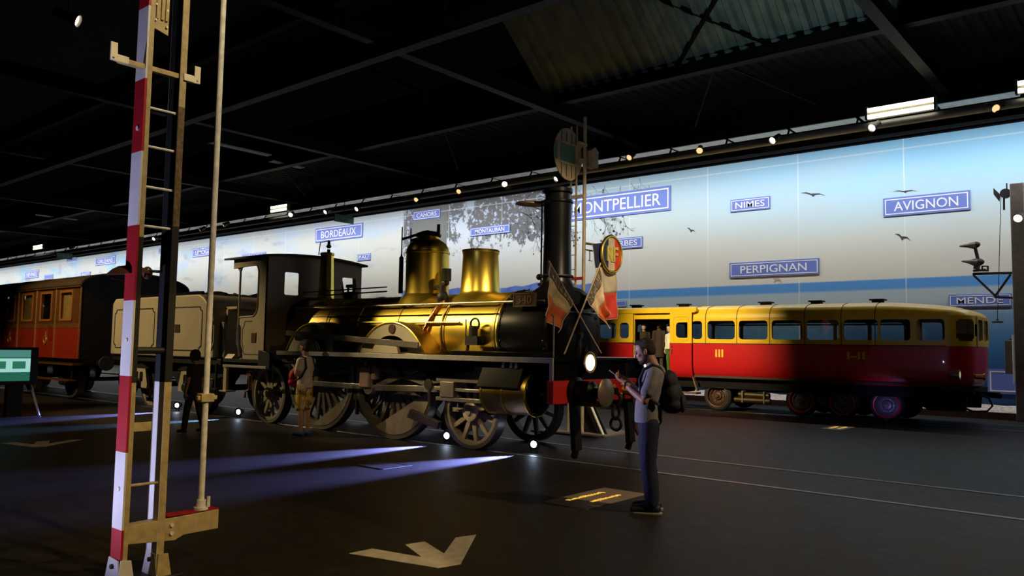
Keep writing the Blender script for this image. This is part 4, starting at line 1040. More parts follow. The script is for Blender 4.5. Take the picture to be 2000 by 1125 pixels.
for j in range(18):
    r = []
    for i in range(46):
        x = -19.8+i*3.7/45; yy = AY-1.08+2.16*j/17
        edge = min(1, min(j, 17-j)/3.0)*min(1, min(i, 45-i)/4.0)
        r.append(Vector((x, yy, 2.62+edge*(0.05+random.uniform(-0.06, 0.08)))))
    rows.append(r)
coal.grid(rows)
o = tp(coal, 'coal', mat('black_coal', (0.02, 0.02, 0.02), 0.5, bump=1.0, bscale=12), smooth=20); o['kind'] = 'stuff'
tp(MB().box(-16.1, -15.2, AY-0.9, AY+0.9, 2.30, 2.36), 'wooden_shelf', mat('worn_pine', (0.50, 0.33, 0.18), 0.6, var=0.2), 0.01)
tp(MB().box(-15.9, -15.2, AY+0.3, AY+1.1, 2.36, 2.58), 'tool_chest', LBLACK, 0.02)
tp(MB().box(-15.45, -15.38, AY-1.0, AY+1.0, 1.3, 2.30), 'front_plate', CREAM, 0.01)
tp(MB().box(-20.4, -15.2, AY-1.22, AY+1.22, 1.12, 1.25), 'underframe', IRON, 0.01)
for s in (-1, 1):
    y = AY+s*1.12
    tp(MB().prism([(-20.2, 1.12), (-20.2, 0.85), (-19.75, 0.75), (-19.5, 0.52), (-18.4, 0.52), (-18.1, 0.80), (-17.5, 0.80), (-17.2, 0.52), (-16.1, 0.52), (-15.8, 0.80), (-15.3, 0.9), (-15.3, 1.12)], XZ(y-0.12*s), -0.02, 0.02), 'frame_plate', IRON)
    for x in (-18.95, -16.65):
        tp(MB().plate([(x-0.42, 0.50), (x+0.42, 0.50), (x+0.42, 0.60), (x+0.30, 0.95), (x-0.30, 0.95), (x-0.42, 0.60)], [rrect(x-0.2, x-0.03, 0.64, 0.87, 0.04), rrect(x+0.03, x+0.2, 0.64, 0.87, 0.04)], XZ(y), -0.03, 0.03), 'axle_guard', CREAM, 0.006)
        tp(MB().box(x-0.12, x+0.12, y-0.06, y+0.10, 0.48, 0.72).cyl((x, y, 0.60), (x, y+s*0.13, 0.60), 0.09, n=18), 'axle_box', IRON, 0.012)
        tp(MB().box(x-0.45, x+0.45, y-0.03, y+0.05, 0.96, 1.00).box(x-0.33, x+0.33, y-0.03, y+0.05, 1.0, 1.04).box(x-0.2, x+0.2, y-0.03, y+0.05, 1.04, 1.08), 'leaf_spring', IRON)
        wheel((x, AY+s*0.76, 0.57), 0.57, s, 10, tender, 'tender_wheel')
    tp(MB().bar((-15.75, y, 0.82), (-15.95, y, 0.30), 0.10, 0.07).bar((-15.95, y, 0.30), (-16.1, y, 0.36), 0.09, 0.07), 'brake_shoe', CREAM, 0.01)
    tp(MB().tube([(-15.50, AY+s*1.30, 2.05), (-15.42, AY+s*1.31, 1.95), (-15.42, AY+s*1.31, 1.60), (-15.52, AY+s*1.31, 1.45)], 0.018, 8), 'grab_rail', STEEL)
    tp(MB().box(-15.44, -15.19, AY+s*1.24-0.06, AY+s*1.24+0.06, 0.62, 0.65).box(-15.34, -15.30, AY+s*1.24-0.02, AY+s*1.24+0.02, 0.62, 1.15), 'step', IRON)
for x in (-18.95, -16.65):
    tp(MB().cyl((x, AY-1.0, 0.57), (x, AY+1.0, 0.57), 0.07, n=16), 'axle', IRON)
tp(MB().box(-15.4, -15.18, AY-1.1, AY+1.1, 1.24, 1.28), 'fall_plate', IRON)
tp(MB().box(-15.34, -15.0, AY-1.05, AY-0.95, 1.28, 1.9).box(-15.34, -15.0, AY+0.95, AY+1.05, 1.28, 1.9), 'gangway_panel', mat('olive_shadow_iron', (0.12, 0.115, 0.09), 0.5), 0.02) if False else None
tp(MB().prism([(-15.42, 1.28), (-15.19, 1.28), (-15.19, 1.62), (-15.25, 1.78), (-15.25, 2.02), (-15.42, 2.02)], XZ(AY-1.12), -0.03, 0.03), 'doorway_screen', mat('olive_iron', (0.17, 0.16, 0.12), 0.45), 0.012)

# ================================================================ WOODEN CARRIAGE
coach = thing('passenger_carriage', (-26.0, AY, 0), 'old wooden railway carriage with red lower panels and brown window frames', 'carriage')
CWID = 1.40; CX1 = -21.8; CX0 = -33.0
def cp(mb, name, m, bevel=0.0, parent=None, **kw): return build(mb, name, m, parent or coach, bevel, **kw)
TEAK = mat('varnished_teak', (0.17, 0.075, 0.03), 0.32, var=0.25, vscale=8, coat=0.3)
TEAKD = mat('dark_teak', (0.11, 0.05, 0.02), 0.35, var=0.25, vscale=8)
CRED = mat('carriage_red', (0.30, 0.028, 0.014), 0.30, var=0.1, coat=0.3)
GLASS = glass_mat('window_glass', (0.92, 0.92, 0.88), 0.14)
OILB = mat('worn_gold_beading', (0.45, 0.28, 0.10), 0.4, 0.4)
wins = []
x = CX1-0.57
while x > CX0+0.9:
    wins.append((x-0.84, x+0.04)); x -= 1.38
body = None
for s in (-1, 1):
    y = AY+s*(CWID-0.02)
    holes = [rrect(a+0.06, b-0.06, 2.14, 2.88, 0.03, 2) for a, b in wins]
    sd = cp(MB().plate([(CX0, 2.02), (CX1, 2.02), (CX1, 3.06), (CX0, 3.06)], holes, XZ(y), -0.02, 0.02), 'window_side', TEAKD)
    cp(MB().box(CX0, CX1, y-0.022, y+0.022, 1.10, 1.90), 'lower_panel', CRED, 0.006)
    cp(MB().box(CX0, CX1, y-0.03, y+0.03, 1.90, 2.02), 'waist_rail', TEAK, 0.01)
    for i, (a, b) in enumerate(wins):
        fr = cp(MB().plate(rrect(a+0.02, b-0.02, 2.10, 2.92, 0.03, 2), [rrect(a+0.075, b-0.075, 2.16, 2.86, 0.03, 2)], XZ(y+s*0.026), -0.012, 0.012), 'window_frame', mat('orange_teak_frame', (0.36, 0.15, 0.05), 0.35, var=0.15), parent=None)
        cp(MB().box(a+0.05, b-0.05, y-0.004, y+0.004, 2.13, 2.89), 'pane', GLASS, parent=fr)
        cp(MB().box(a+0.02, b-0.02, y-s*0.06-0.006, y-s*0.06+0.006, 2.10, 2.92), 'window_blind', mat('olive_window_blind', (0.75, 0.58, 0.28), 0.8, var=0.15, vscale=4)) if i % 3 != 1 else None
    for i in range(len(wins)+1):
        xx = CX1-0.25-1.38*i+0.0 if i else CX1-0.02
        if xx < CX0: continue
        cp(MB().box(xx-0.014, xx+0.014, y+s*0.02, y+s*0.05, 1.12, 3.02), 'beading', OILB, 0.004)
    for i in (1, 3, 5):
        xx = CX1-0.25-1.38*i-0.62
        cp(MB().torus((xx, y+s*0.035, 1.58), (0,1,0), 0.10, 0.012, 20, 6).prism([(xx-0.05, 1.42), (xx+0.05, 1.5), (xx+0.03, 1.70), (xx, 1.82), (xx-0.03, 1.70), (xx+0.02, 1.55)], XZ(y+s*0.03), -0.01, 0.01), 'crest', OILB)
        cp(MB().tube([(xx+0.42, y+s*0.05, 1.95), (xx+0.42, y+s*0.09, 1.93), (xx+0.42, y+s*0.09, 1.62), (xx+0.42, y+s*0.05, 1.60)], 0.012, 6), 'door_handle', BRASSD)
cp(MB().prism([(AY-CWID, 1.10), (AY+CWID, 1.10), (AY+CWID, 3.06)]+[(AY+CWID*math.cos(math.pi*i/16), 3.06+0.32*math.sin(math.pi*i/16)) for i in range(1, 16)]+[(AY-CWID, 3.06)], YZ(CX1), -0.04, 0.0), 'end_wall', mat('black_carriage_end', (0.012, 0.011, 0.011), 0.6), 0.01)
cp(MB().prism([(AY-CWID, 1.10), (AY+CWID, 1.10), (AY+CWID, 3.06), (AY-CWID, 3.06)], YZ(CX0), 0.0, 0.04), 'end_wall', TEAKD)
ra = [(AY+1.47*math.cos(math.pi*i/20), 3.04+0.40*math.sin(math.pi*i/20)) for i in range(21)]
cp(MB().prism(ra+[(AY+1.45*math.cos(math.pi*i/20), 3.01+0.38*math.sin(math.pi*i/20)) for i in range(20, -1, -1)], YZ(CX0), -0.1, CX1-CX0+0.1), 'roof', mat('grey_brown_carriage_roof', (0.07, 0.05, 0.035), 0.6), smooth=30)
for s in (-1, 1):
    cp(MB().box(CX0, CX1, AY+s*1.42-0.03, AY+s*1.42+0.03, 2.98, 3.06), 'gutter', TEAK, 0.01)
cp(MB().box(CX0, CX1, AY-1.3, AY+1.3, 0.95, 1.10), 'underframe', IRON)
cp(MB().box(CX0+0.1, CX1-0.1, AY-1.3, AY+1.3, 1.10, 1.16), 'inner_floor', TEAKD)
for i in range(5):
    xx = CX1-1.7-i*1.8
    cp(MB().box(xx-0.06, xx+0.06, AY-1.3, AY+1.3, 1.16, 2.55), 'compartment_partition', TEAK)
for i in range(6):  # glowing beads on stems stand in for spot reflections in the panes
    xx = CX1-0.9-i*1.8
    cp(MB().ell((xx, AY-0.9, 2.62), (0.035, 0.035, 0.045)).cyl((xx, AY-0.9, 2.66), (xx, AY-0.9, 3.0), 0.012, n=8), 'pane_glint', mat('pane_glint_glow', (1, 0.8, 0.4), 0.4, emit=(1.0, 0.66, 0.28), estr=6.0))
for xx in (-23.6, -26.6, -30.0):
    for s in (-1, 1):
        wheel((xx, AY+s*0.76, 0.50), 0.50, s, 9, coach, 'carriage_wheel', paint=IRON)
        cp(MB().prism([(xx-0.6, 0.95), (xx+0.6, 0.95), (xx+0.18, 0.35), (xx-0.18, 0.35)], XZ(AY+s*1.05), -0.02, 0.02), 'axle_guard', IRON)
        cp(MB().box(xx-0.12, xx+0.12, AY+s*1.05-0.08, AY+s*1.05+0.08, 0.38, 0.62), 'axle_box', IRON, 0.01)
    cp(MB().cyl((xx, AY-0.98, 0.5), (xx, AY+0.98, 0.5), 0.06, n=14), 'axle', IRON)
for s in (-1, 1):
    cp(MB().box(CX0+0.3, CX1-0.2, AY+s*1.42-0.12, AY+s*1.42+0.08, 0.52, 0.56), 'foot_board', TEAKD)
    cp(MB().box(CX0+0.3, CX1-0.2, AY+s*1.36-0.10, AY+s*1.36+0.08, 0.93, 0.97), 'foot_board', TEAKD)
    for i in range(4):
        xx = CX1-0.5-i*2.5
        cp(MB().bar((xx, AY+s*1.30, 1.0), (xx, AY+s*1.36, 0.54), 0.03, 0.05), 'board_bracket', IRON)
    bf = cp(MB().cyl((CX1, AY+s*0.88, 1.0), (CX1+0.42, AY+s*0.88, 1.0), 0.075, n=16), 'buffer', IRON)
    cp(MB().cyl((CX1+0.42, AY+s*0.88, 1.0), (CX1+0.47, AY+s*0.88, 1.0), 0.19, n=24), 'buffer_face', BUFF, parent=bf)
cp(MB().tube([(CX1+0.03, AY-0.2, 1.55), (CX1+0.10, AY-0.2, 1.6), (CX1+0.14, AY-0.2, 1.45), (CX1+0.14, AY-0.2, 1.0)], 0.03, 8), 'brake_pipe', mat('dull_copper_pipe', (0.3, 0.15, 0.08), 0.45, 0.6))

# ================================================================ RAILCAR
MYN, MYF = 19.50, 21.80
RX0, RX1 = -17.0, -3.40
MYELL = mat('railcar_yellow', (0.78, 0.50, 0.016), 0.34, var=0.05, coat=0.1)
MRED = mat('railcar_red', (0.52, 0.010, 0.014), 0.34, var=0.05, coat=0.1)
RBLK = mat('railcar_underframe', (0.008, 0.008, 0.009), 0.7, 0.0, spec=0.12)
RGLASS = glass_mat('railcar_glass', (0.80, 0.82, 0.82), 0.12)
rc = thing('railcar', (-9.5, 20.65, 0), 'long yellow over red diesel railcar with rubber-tyred wheels before the painted sea', 'railcar')
def rp(mb, name, m, bevel=0.0, parent=None, **kw): return build(mb, name, m, parent or rc, bevel, **kw)
RC = 0.50      # plan radius of the nose corners
def plan(d, side):
    """plan path of one side from the rear to the middle of the nose, offset inwards by d"""
    pts = []
    y0 = MYN+d if side < 0 else MYF-d
    for x in [RX0+i*(RX1-RC-RX0)/40.0 for i in range(41)]: pts.append(Vector((x, y0, 0)))
    cx = RX1-RC; cy = MYN+RC if side < 0 else MYF-RC
    for i in range(1, 9):
        t = math.pi/2*i/8
        pts.append(Vector((cx+(RC-d)*math.sin(t), cy+side*(RC-d)*math.cos(t), 0)))
    mid = (MYN+MYF)/2
    for i in range(1, 4):
        pts.append(Vector((RX1-d+0.05*i/3, pts[48].y+(mid-pts[48].y)*i/3, 0)))
    return pts
def sweep(profile, name, m, drop=True, xmin=None, xmax=None, parent=None):
    for side in (-1, 1):
        rows = []
        for d, z in profile:
            r = []
            for p in plan(min(d, RC-0.02), side):
                q = p.copy(); q.z = z
                if d > RC-0.02:
                    q.y += -side*(d-(RC-0.02))
                    if q.x > RX1-1.2: q.x = min(q.x, RX1-0.1-0.0*d)
                if drop and q.x > -5.4:
                    q.z -= max(0.0, (z-2.42))/0.38*0.20*min(1.0, ((q.x+5.4)/2.0))**1.6
                if side < 0 and xmin is not None and q.x < xmin: q.x = xmin
                r.append(q)
            rows.append(r)
        rp(MB().grid(rows), name, m, parent=parent, smooth=50)
ROOFP = [(0.0, 2.44), (0.01, 2.52), (0.04, 2.60), (0.10, 2.68), (0.20, 2.735), (0.36, 2.775), (0.56, 2.80), (0.85, 2.815), (1.16, 2.82)]
sweep(ROOFP, 'roof_shell', MYELL)
LOWP = [(0.0, 1.78), (0.0, 1.30), (0.012, 1.15), (0.04, 1.02), (0.09, 0.92), (0.16, 0.86), (0.30, 0.84)]
# near side: the red flank stops at the open doorway
DX0, DX1 = -11.83, -10.65
for side in (-1, 1):
    for xa, xb in (((RX0, DX0), (DX1, 99)) if side < 0 else ((RX0, 99),)):
        rows = []
        for d, z in LOWP:
            r = []
            for p in plan(d, side):
                q = p.copy(); q.z = z
                q.x = max(q.x, xa); q.x = min(q.x, xb)
                r.append(q)
            rows.append(r)
        rp(MB().grid(rows), 'red_flank', MRED, smooth=50)
def band(side, x0, x1, wins, name='window_band', m=MYELL):
    y = MYN if side < 0 else MYF
    return rp(MB().plate([(x0, 1.78), (x1, 1.78), (x1, 2.45), (x0, 2.45)], wins, XZ(y), 0.0 if side < 0 else -0.03, 0.03 if side < 0 else 0.0), name, m)
panel = [-9.62+0.873*i for i in range(5)]
near_w = [(-12.28, -11.98), (-12.98, -12.42), (-13.9, -13.2), (-14.9, -14.2), (-15.9, -15.2)]
nw = [(p+0.055, p+0.82) for p in panel]+[(-5.26, -4.62), (-4.49, -3.925)]
near_b = nw+[(-10.01, -9.72), (-10.47, -10.08)]
b1 = band(-1, RX0, DX0, [rrect(a, c, 1.90, 2.34, 0.08, 4) for a, c in near_w[:]])
b2 = band(-1, DX1, RX1-RC, [rrect(a, c, 1.895, 2.375, 0.085, 4) for a, c in near_b])
far_w = [(-9.62+0.873*i+0.05, -9.62+0.873*i+0.825) for i in range(-7, 6)]
b3 = band(1, RX0, RX1-RC, [rrect(a, c, 1.895, 2.375, 0.085, 4) for a, c in far_w])
def pane(x0, x1, y, par):
    rp(MB().box(x0-0.02, x1+0.02, y-0.003, y+0.003, 1.87, 2.40), 'pane', RGLASS, parent=par, smooth=None)
for a, c in near_w: pane(a, c, MYN+0.02, b1)
for a, c in near_b: pane(a, c, MYN+0.02, b2)
for a, c in far_w: pane(a, c, MYF-0.02, b3)
# curved corners and flat front of the nose, built as window frames
for side in (-1, 1):
    cx = RX1-RC; cy = MYN+RC if side < 0 else MYF-RC
    mb = MB(); zs = [1.78, 1.895, 1.95, 2.33, 2.375, 2.45]
    n = 16
    for i in range(n):
        for j in range(5):
            inside = 1 <= j <= 3 and 4 <= i <= 12 and not ((i in (4, 12)) and j in (1, 3))
            if inside: continue
            q = []
            for (ii, jj) in ((i, j), (i+1, j), (i+1, j+1), (i, j+1)):
                t = math.pi/2*ii/n
                q.append(Vector((cx+RC*math.sin(t), cy+side*RC*math.cos(t), zs[jj])))
            mb.add(q, [(0, 1, 2, 3)])
    nb = rp(mb, 'nose_corner', MYELL, smooth=50)
    gl = MB(); rows = [[], []]
    for i in range(9):
        t = math.pi/2*(0.2+0.6*i/8)
        for k, z in enumerate((1.88, 2.39)):
            rows[k].append(Vector((cx+(RC-0.015)*math.sin(t), cy+side*(RC-0.015)*math.cos(t), z)))
    gl.grid(rows); rp(gl, 'pane', RGLASS, parent=nb, smooth=50)
ff = rp(MB().plate([(MYN+RC, 1.78), (MYF-RC, 1.78), (MYF-RC, 2.45), (MYN+RC, 2.45)], [rrect(MYN+RC+0.05, 20.6, 1.895, 2.375, 0.08), rrect(20.7, MYF-RC-0.05, 1.895, 2.375, 0.08)], YZ(RX1), -0.03, 0.03), 'nose_front', MYELL)
rp(MB().box(RX1-0.005, RX1+0.005, MYN+RC, MYF-RC, 1.88, 2.39), 'pane', RGLASS, parent=ff, smooth=None)
rp(MB().box(RX0, RX0+0.04, MYN, MYF, 0.86, 2.6), 'rear_wall', RBLK)
# panel joints
for p in panel+[-5.37, -10.0]:
    rp(MB().box(p-0.007, p+0.007, MYN-0.004, MYN+0.01, 1.79, 2.45), 'panel_joint', RBLK)
    rp(MB().tube([(p, MYN+d-0.002, z+0.003) for d, z in ROOFP[:7]], 0.008, 5), 'roof_joint', RBLK)
rp(MB().box(DX1+0.6, RX1-RC, MYN-0.005, MYN+0.01, 1.772, 1.788), 'waist_line', RBLK)
# interior
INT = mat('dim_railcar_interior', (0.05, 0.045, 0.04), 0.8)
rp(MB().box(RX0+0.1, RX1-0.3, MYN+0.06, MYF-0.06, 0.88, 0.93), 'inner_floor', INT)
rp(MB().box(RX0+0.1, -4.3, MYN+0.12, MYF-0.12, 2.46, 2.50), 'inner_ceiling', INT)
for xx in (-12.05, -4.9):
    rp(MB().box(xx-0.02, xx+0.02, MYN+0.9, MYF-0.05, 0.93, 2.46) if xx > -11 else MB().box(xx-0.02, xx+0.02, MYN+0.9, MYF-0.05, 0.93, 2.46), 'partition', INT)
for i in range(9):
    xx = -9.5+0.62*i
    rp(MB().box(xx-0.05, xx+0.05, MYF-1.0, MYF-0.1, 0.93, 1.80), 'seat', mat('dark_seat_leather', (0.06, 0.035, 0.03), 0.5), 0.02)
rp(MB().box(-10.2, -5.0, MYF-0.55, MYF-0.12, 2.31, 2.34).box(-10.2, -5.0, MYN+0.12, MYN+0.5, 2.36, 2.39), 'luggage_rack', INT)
for i in range(8):
    xx = -9.4+0.55*i
    rp(MB().tube([(xx, MYN+0.5, 2.38), (xx, MYN+0.5, 2.34)], 0.02, 6), 'rack_bracket', INT)
# doorway: jambs, lintel, sliding door, steps, rail over the door
rp(MB().box(DX0, DX1, MYN+0.9, MYN+0.94, 0.93, 1.0), 'door_sill', RBLK)
rp(MB().prism([(-12.9, 2.60), (-9.92, 2.60), (-9.86, 2.64), (-9.86, 2.73), (-12.9, 2.73)], XZ(MYN-0.02), -0.05, 0.06), 'door_runner', MYELL, 0.012)
dr = rp(MB().plate([(-10.65, 1.76), (-9.99, 1.76), (-9.99, 2.62), (-10.65, 2.62)], [rrect(-10.46, -10.10, 1.92, 2.34, 0.10, 4, (0, 1, 1, 0))], XZ(MYN-0.07), 0.0, 0.04), 'sliding_door', MYELL, 0.006)
rp(MB().plate(rrect(-10.56, -10.08, 1.86, 2.52, 0.08), [rrect(-10.53, -10.11, 1.89, 2.49, 0.07)], XZ(MYN-0.08), 0.0, 0.012), 'door_moulding', MYELL, parent=dr)
rp(MB().box(-10.48, -10.08, MYN-0.053, MYN-0.047, 1.90, 2.36), 'pane', RGLASS, parent=dr, smooth=None)
rows = [[Vector((xx, MYN-0.07+d*0.9, z)) for xx in (-10.65, -9.99)] for d, z in LOWP[:-1]]
rp(MB().grid(rows), 'door_panel', MRED, parent=dr, smooth=50)
rp(MB().cyl((-10.58, MYN-0.11, 1.62), (-10.58, MYN-0.07, 1.62), 0.02, n=10).tube([(-10.59, MYN-0.10, 1.5), (-10.59, MYN-0.10, 1.72)], 0.012, 6), 'door_handle', STEEL, parent=dr)
d2 = rp(MB().plate([(-12.34, 1.78), (-11.83, 1.78), (-11.83, 2.62), (-12.34, 2.62)], [rrect(-12.26, -11.96, 1.90, 2.34, 0.09)], XZ(MYN-0.05), 0.0, 0.03), 'fixed_door_leaf', MYELL, 0.006)
for xx in (DX0, DX1):
    rp(MB().box(xx-0.025, xx+0.025, MYN, MYN+0.06, 0.9, 2.62), 'door_jamb', MYELL if xx < -11 else MRED)
rp(MB().bar((-9.95, MYN-0.05, 0.88), (-9.82, MYN-0.05, 0.52), 0.10, 0.04).bar((-10.55, MYN-0.05, 0.88), (-10.55, MYN-0.05, 0.45), 0.05, 0.04).box(-10.6, -9.8, MYN-0.2, MYN+0.1, 0.44, 0.48), 'entry_step', mat('brown_step', (0.14, 0.08, 0.05), 0.6), 0.005)
# roof ventilators
for xx in (-10.75, -8.35, -7.02, -5.55, -12.3):
    rp(MB().box(xx-0.12, xx+0.12, MYN+0.85, MYN+1.05, 2.80, 2.87).box(xx-0.17, xx+0.17, MYN+0.8, MYN+1.1, 2.87, 2.905), 'roof_vent', RBLK, 0.008)
for side in (-1, 1):
    y = MYN+0.24 if side < 0 else MYF-0.24
    rp(MB().box(RX0+0.2, DX0, y-0.02, y+0.02, 0.56, 0.845).box(DX1, -4.2, y-0.02, y+0.02, 0.60, 0.845), 'side_valance', RBLK, 0.005)
# class numerals
def numerals(cx, cz, txt, h, w):
    text_mesh(txt, h, lambda u, v, ww: Vector((cx+u, MYN-0.004-ww, cz+v)), 0.006, 'lettering', YELLOW, rc, fit=w, bold=0.02)
numerals(-9.23, 1.525, 'III', 0.20, 0.22)
numerals(-5.80, 1.53, 'I-II', 0.17, 0.40)
DIMGOLD = mat('faded_orange_paint', (0.32, 0.12, 0.03), 0.5)
text_mesh('XM 5005', 0.06, lambda u, v, ww: Vector((-5.25+u, MYN+0.012-ww, 1.10+v)), 0.03, 'lettering', DIMGOLD, rc, wide=1.6) if False else None
mb = MB()
for i in range(14):
    mb.box(-5.55+i*0.085, -5.50+i*0.085, MYN+0.012, MYN+0.03, 1.065, 1.065+random.choice((0.05, 0.06)))
rp(mb, 'maker_lettering', DIMGOLD, smooth=None)
# running gear: hooded tyred wheels with red rims
TYR = mat('dusty_rubber', (0.016, 0.015, 0.015), 0.75, var=0.2)
RIMR = mat('wheel_red', (0.48, 0.02, 0.03), 0.4)
HUBG = mat('grey_wheel_disc', (0.13, 0.12, 0.13), 0.45, 0.3)
HUBB = mat('brown_wheel_disc', (0.055, 0.022, 0.014), 0.5)
def tyre_wheel(xx, r, side, disc):
    y = MYN+0.35 if side < 0 else MYF-0.35
    w = rp(MB().lathe([(0.27, -0.10), (r-0.06, -0.10), (r, -0.05), (r, 0.06), (r-0.05, 0.10), (0.27, 0.10), (0.27, -0.10)], (xx, y, r+0.012), (0, side, 0), 40, cap=False), 'wheel', TYR)
    rp(MB().torus((xx, y+side*0.09, r+0.012), (0,1,0), 0.285, 0.022, 36, 8), 'wheel_rim', RIMR if disc is not HUBB else HUBB, parent=w)
    rp(MB().lathe([(0.27, 0.03), (0.20, 0.06), (0.17, 0.02), (0.12, 0.02), (0.10, 0.06), (0.05, 0.07), (0.04, 0.10), (1e-4, 0.10)], (xx, y, r+0.012), (0, side, 0), 32, cap=False), 'wheel_disc', disc, parent=w)
    for k in range(6):
        t = k*math.pi/3
        rp(MB().cyl((xx+0.15*math.cos(t), y+side*0.02, r+0.012+0.15*math.sin(t)), (xx+0.15*math.cos(t), y+side*0.05, r+0.012+0.15*math.sin(t)), 0.016, n=6), 'wheel_nut', STEEL, parent=w)
for side in (-1, 1):
    for xx, disc in ((-9.42, HUBB), (-7.20, HUBG), (-6.22, HUBG), (-5.22, HUBG), (-4.5, RBLK)):
        if xx == -4.5: continue
        tyre_wheel(xx, 0.385, side, disc)
    y = MYN+0.30 if side < 0 else MYF-0.30
    rp(MB().prism([(-10.9, 0.85), (-10.8, 0.78), (-9.0, 0.80), (-8.95, 0.85)], XZ(y), -0.06, 0.06), 'bogie_frame', RBLK)
    rp(MB().prism([(-7.6, 0.85), (-7.5, 0.74), (-4.75, 0.74), (-4.6, 0.85)], XZ(y-0.05), -0.06, 0.06), 'bogie_frame', RBLK)
    rp(MB().torus((-9.42, MYN+0.3 if side < 0 else MYF-0.3, 0.397), (0,1,0), 0.43, 0.02, 24, 6, math.pi*1.15, math.pi*1.85) , 'mud_guard', mat('brown_mudguard', (0.13, 0.07, 0.035), 0.45))
    rp(MB().prism([(-4.95, 0.84), (-3.55, 0.84), (-3.60, 0.36), (-4.3, 0.34), (-4.55, 0.45)], XZ(y), -0.05, 0.05), 'front_skirt', RBLK)
rp(MB().box(-8.9, -4.0, MYN+0.5, MYF-0.5, 0.55, 0.85).box(RX0+0.4, -10.9, MYN+0.4, MYF-0.4, 0.4, 0.85), 'underframe_tank', RBLK)
tb = rp(MB().cyl((-8.75, MYN+0.15, 0.47), (-7.95, MYN+0.15, 0.47), 0.075, n=16).cyl((-8.85, MYN+0.10, 0.34), (-7.9, MYN+0.10, 0.34), 0.07, n=16), 'air_reservoir', mat('dull_brass_tank', (0.08, 0.055, 0.025), 0.4, 0.6))
for xx in (-8.05, -8.62):
    rp(MB().box(xx-0.02, xx+0.02, MYN+0.02, MYN+0.2, 0.28, 0.58), 'tank_strap', STEEL, parent=tb)
# nose lamps, bumper and hose
for side, y in ((-1, MYN+0.02), (1, MYF-0.02)):
    l = rp(MB().lathe([(0.02, -0.22), (0.06, -0.16), (0.10, -0.04), (0.115, 0.0), (0.115, 0.03), (0.10, 0.03)], (-3.66, y+side*0.10, 1.16), (1,0.0,0), 24), 'head_lamp', STEEL)
    rp(MB().lathe([(1e-4, 0.04), (0.06, 0.035), (0.103, 0.02)], (-3.66, y+side*0.10, 1.16), (1,0,0), 24, cap=False), 'lamp_glass', mat('pale_lamp_glass', (0.9, 0.8, 0.45), 0.2, emit=(1.0, 0.85, 0.45), estr=0.35), parent=l)
    rp(MB().bar((-3.72, y+side*0.10, 1.16), (-3.72, y, 1.10), 0.03, 0.03), 'lamp_bracket', STEEL, parent=l)
rp(MB().cyl((RX1-0.05, 19.95, 1.12), (RX1+0.12, 19.95, 1.12), 0.05, n=14).cyl((RX1+0.12, 19.95, 1.12), (RX1+0.16, 19.95, 1.12), 0.075, n=14), 'horn', BRASSD)
rp(MB().bar((RX1-0.1, MYN+0.25, 0.80), (RX1-0.1, MYF-0.25, 0.80), 0.08, 0.10).bar((RX1-0.4, 20.2, 0.75), (RX1+0.35, 20.2, 0.72), 0.10, 0.12).ell((RX1+0.36, 20.2, 0.72), (0.07, 0.1, 0.07)), 'coupler', RBLK)
rp(MB().tube([(RX1+0.05, 19.95, 0.74), (RX1+0.22, 19.93, 0.66), (RX1+0.28, 19.92, 0.50), (RX1+0.18, 19.92, 0.38), (RX1-0.1, 19.93, 0.36), (RX1-0.25, 19.95, 0.42)], 0.022, 8), 'brake_hose', RBLK)
rp(MB().box(RX1+0.02, RX1+0.06, 19.72, 19.76, 2.0, 2.26), 'wing_mirror', RBLK)
# ================================================================ RAISED LEVEL-CROSSING BARRIER
BWHITE = mat('barrier_white_paint', (0.72, 0.70, 0.68), 0.5, var=0.08)
BREDP = mat('barrier_red_paint', (0.42, 0.012, 0.02), 0.45, var=0.1)
BCREAM = mat('barrier_cream_paint', (0.50, 0.39, 0.20), 0.55, var=0.22, vscale=14)
BBLK = mat('barrier_black_and_shade', (0.012, 0.012, 0.013), 0.5)
GALV = mat('galvanised_steel', (0.82, 0.80, 0.76), 0.5, 0.0, var=0.2, vscale=18)
BX = -5.336
bar = thing('level_crossing_barrier', (BX-0.07, 2.6, 0), 'raised level-crossing barrier with red and white striped boom and ladder-like steel frame', 'barrier')
def bp_(mb, name, m, bevel=0.0, parent=None, **kw): return build(mb, name, m, parent or bar, bevel, **kw)
zs = [0.17, 0.36, 0.862, 1.365, 1.87, 2.38, 2.885, 3.39, 3.90, 4.42]
boom = bp_(MB().box(BX-0.146, BX-0.004, 2.447, 2.453, 0.02, 4.42), 'boom', BBLK)
for i in range(len(zs)-1):
    bp_(MB().box(BX-0.147, BX-0.001, 2.432, 2.447, zs[i], zs[i+1]), 'boom_stripe', BREDP if i % 2 == 0 else BWHITE, parent=boom)
for za, zb, m_ in ((0.02, 1.32, BCREAM), (1.32, 2.30, BBLK), (2.30, 4.42, BCREAM)):  # black middle stretch is shade painted between the two lit ends
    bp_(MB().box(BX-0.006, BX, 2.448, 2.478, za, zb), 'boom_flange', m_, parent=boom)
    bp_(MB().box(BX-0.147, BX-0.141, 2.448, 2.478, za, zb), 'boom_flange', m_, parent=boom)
for z in (1.60, 0.62, 3.05):
    bp_(MB().cyl((BX-0.07, 2.433, z), (BX-0.07, 2.424, z), 0.016, n=10), 'bolt', GALV, parent=boom)
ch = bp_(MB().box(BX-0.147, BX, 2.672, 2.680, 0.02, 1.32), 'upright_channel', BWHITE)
bp_(MB().box(BX-0.147, BX, 2.672, 2.680, 1.32, 4.42), 'upper_channel', BBLK, parent=ch)  # shade above the lit foot of the channel, painted black
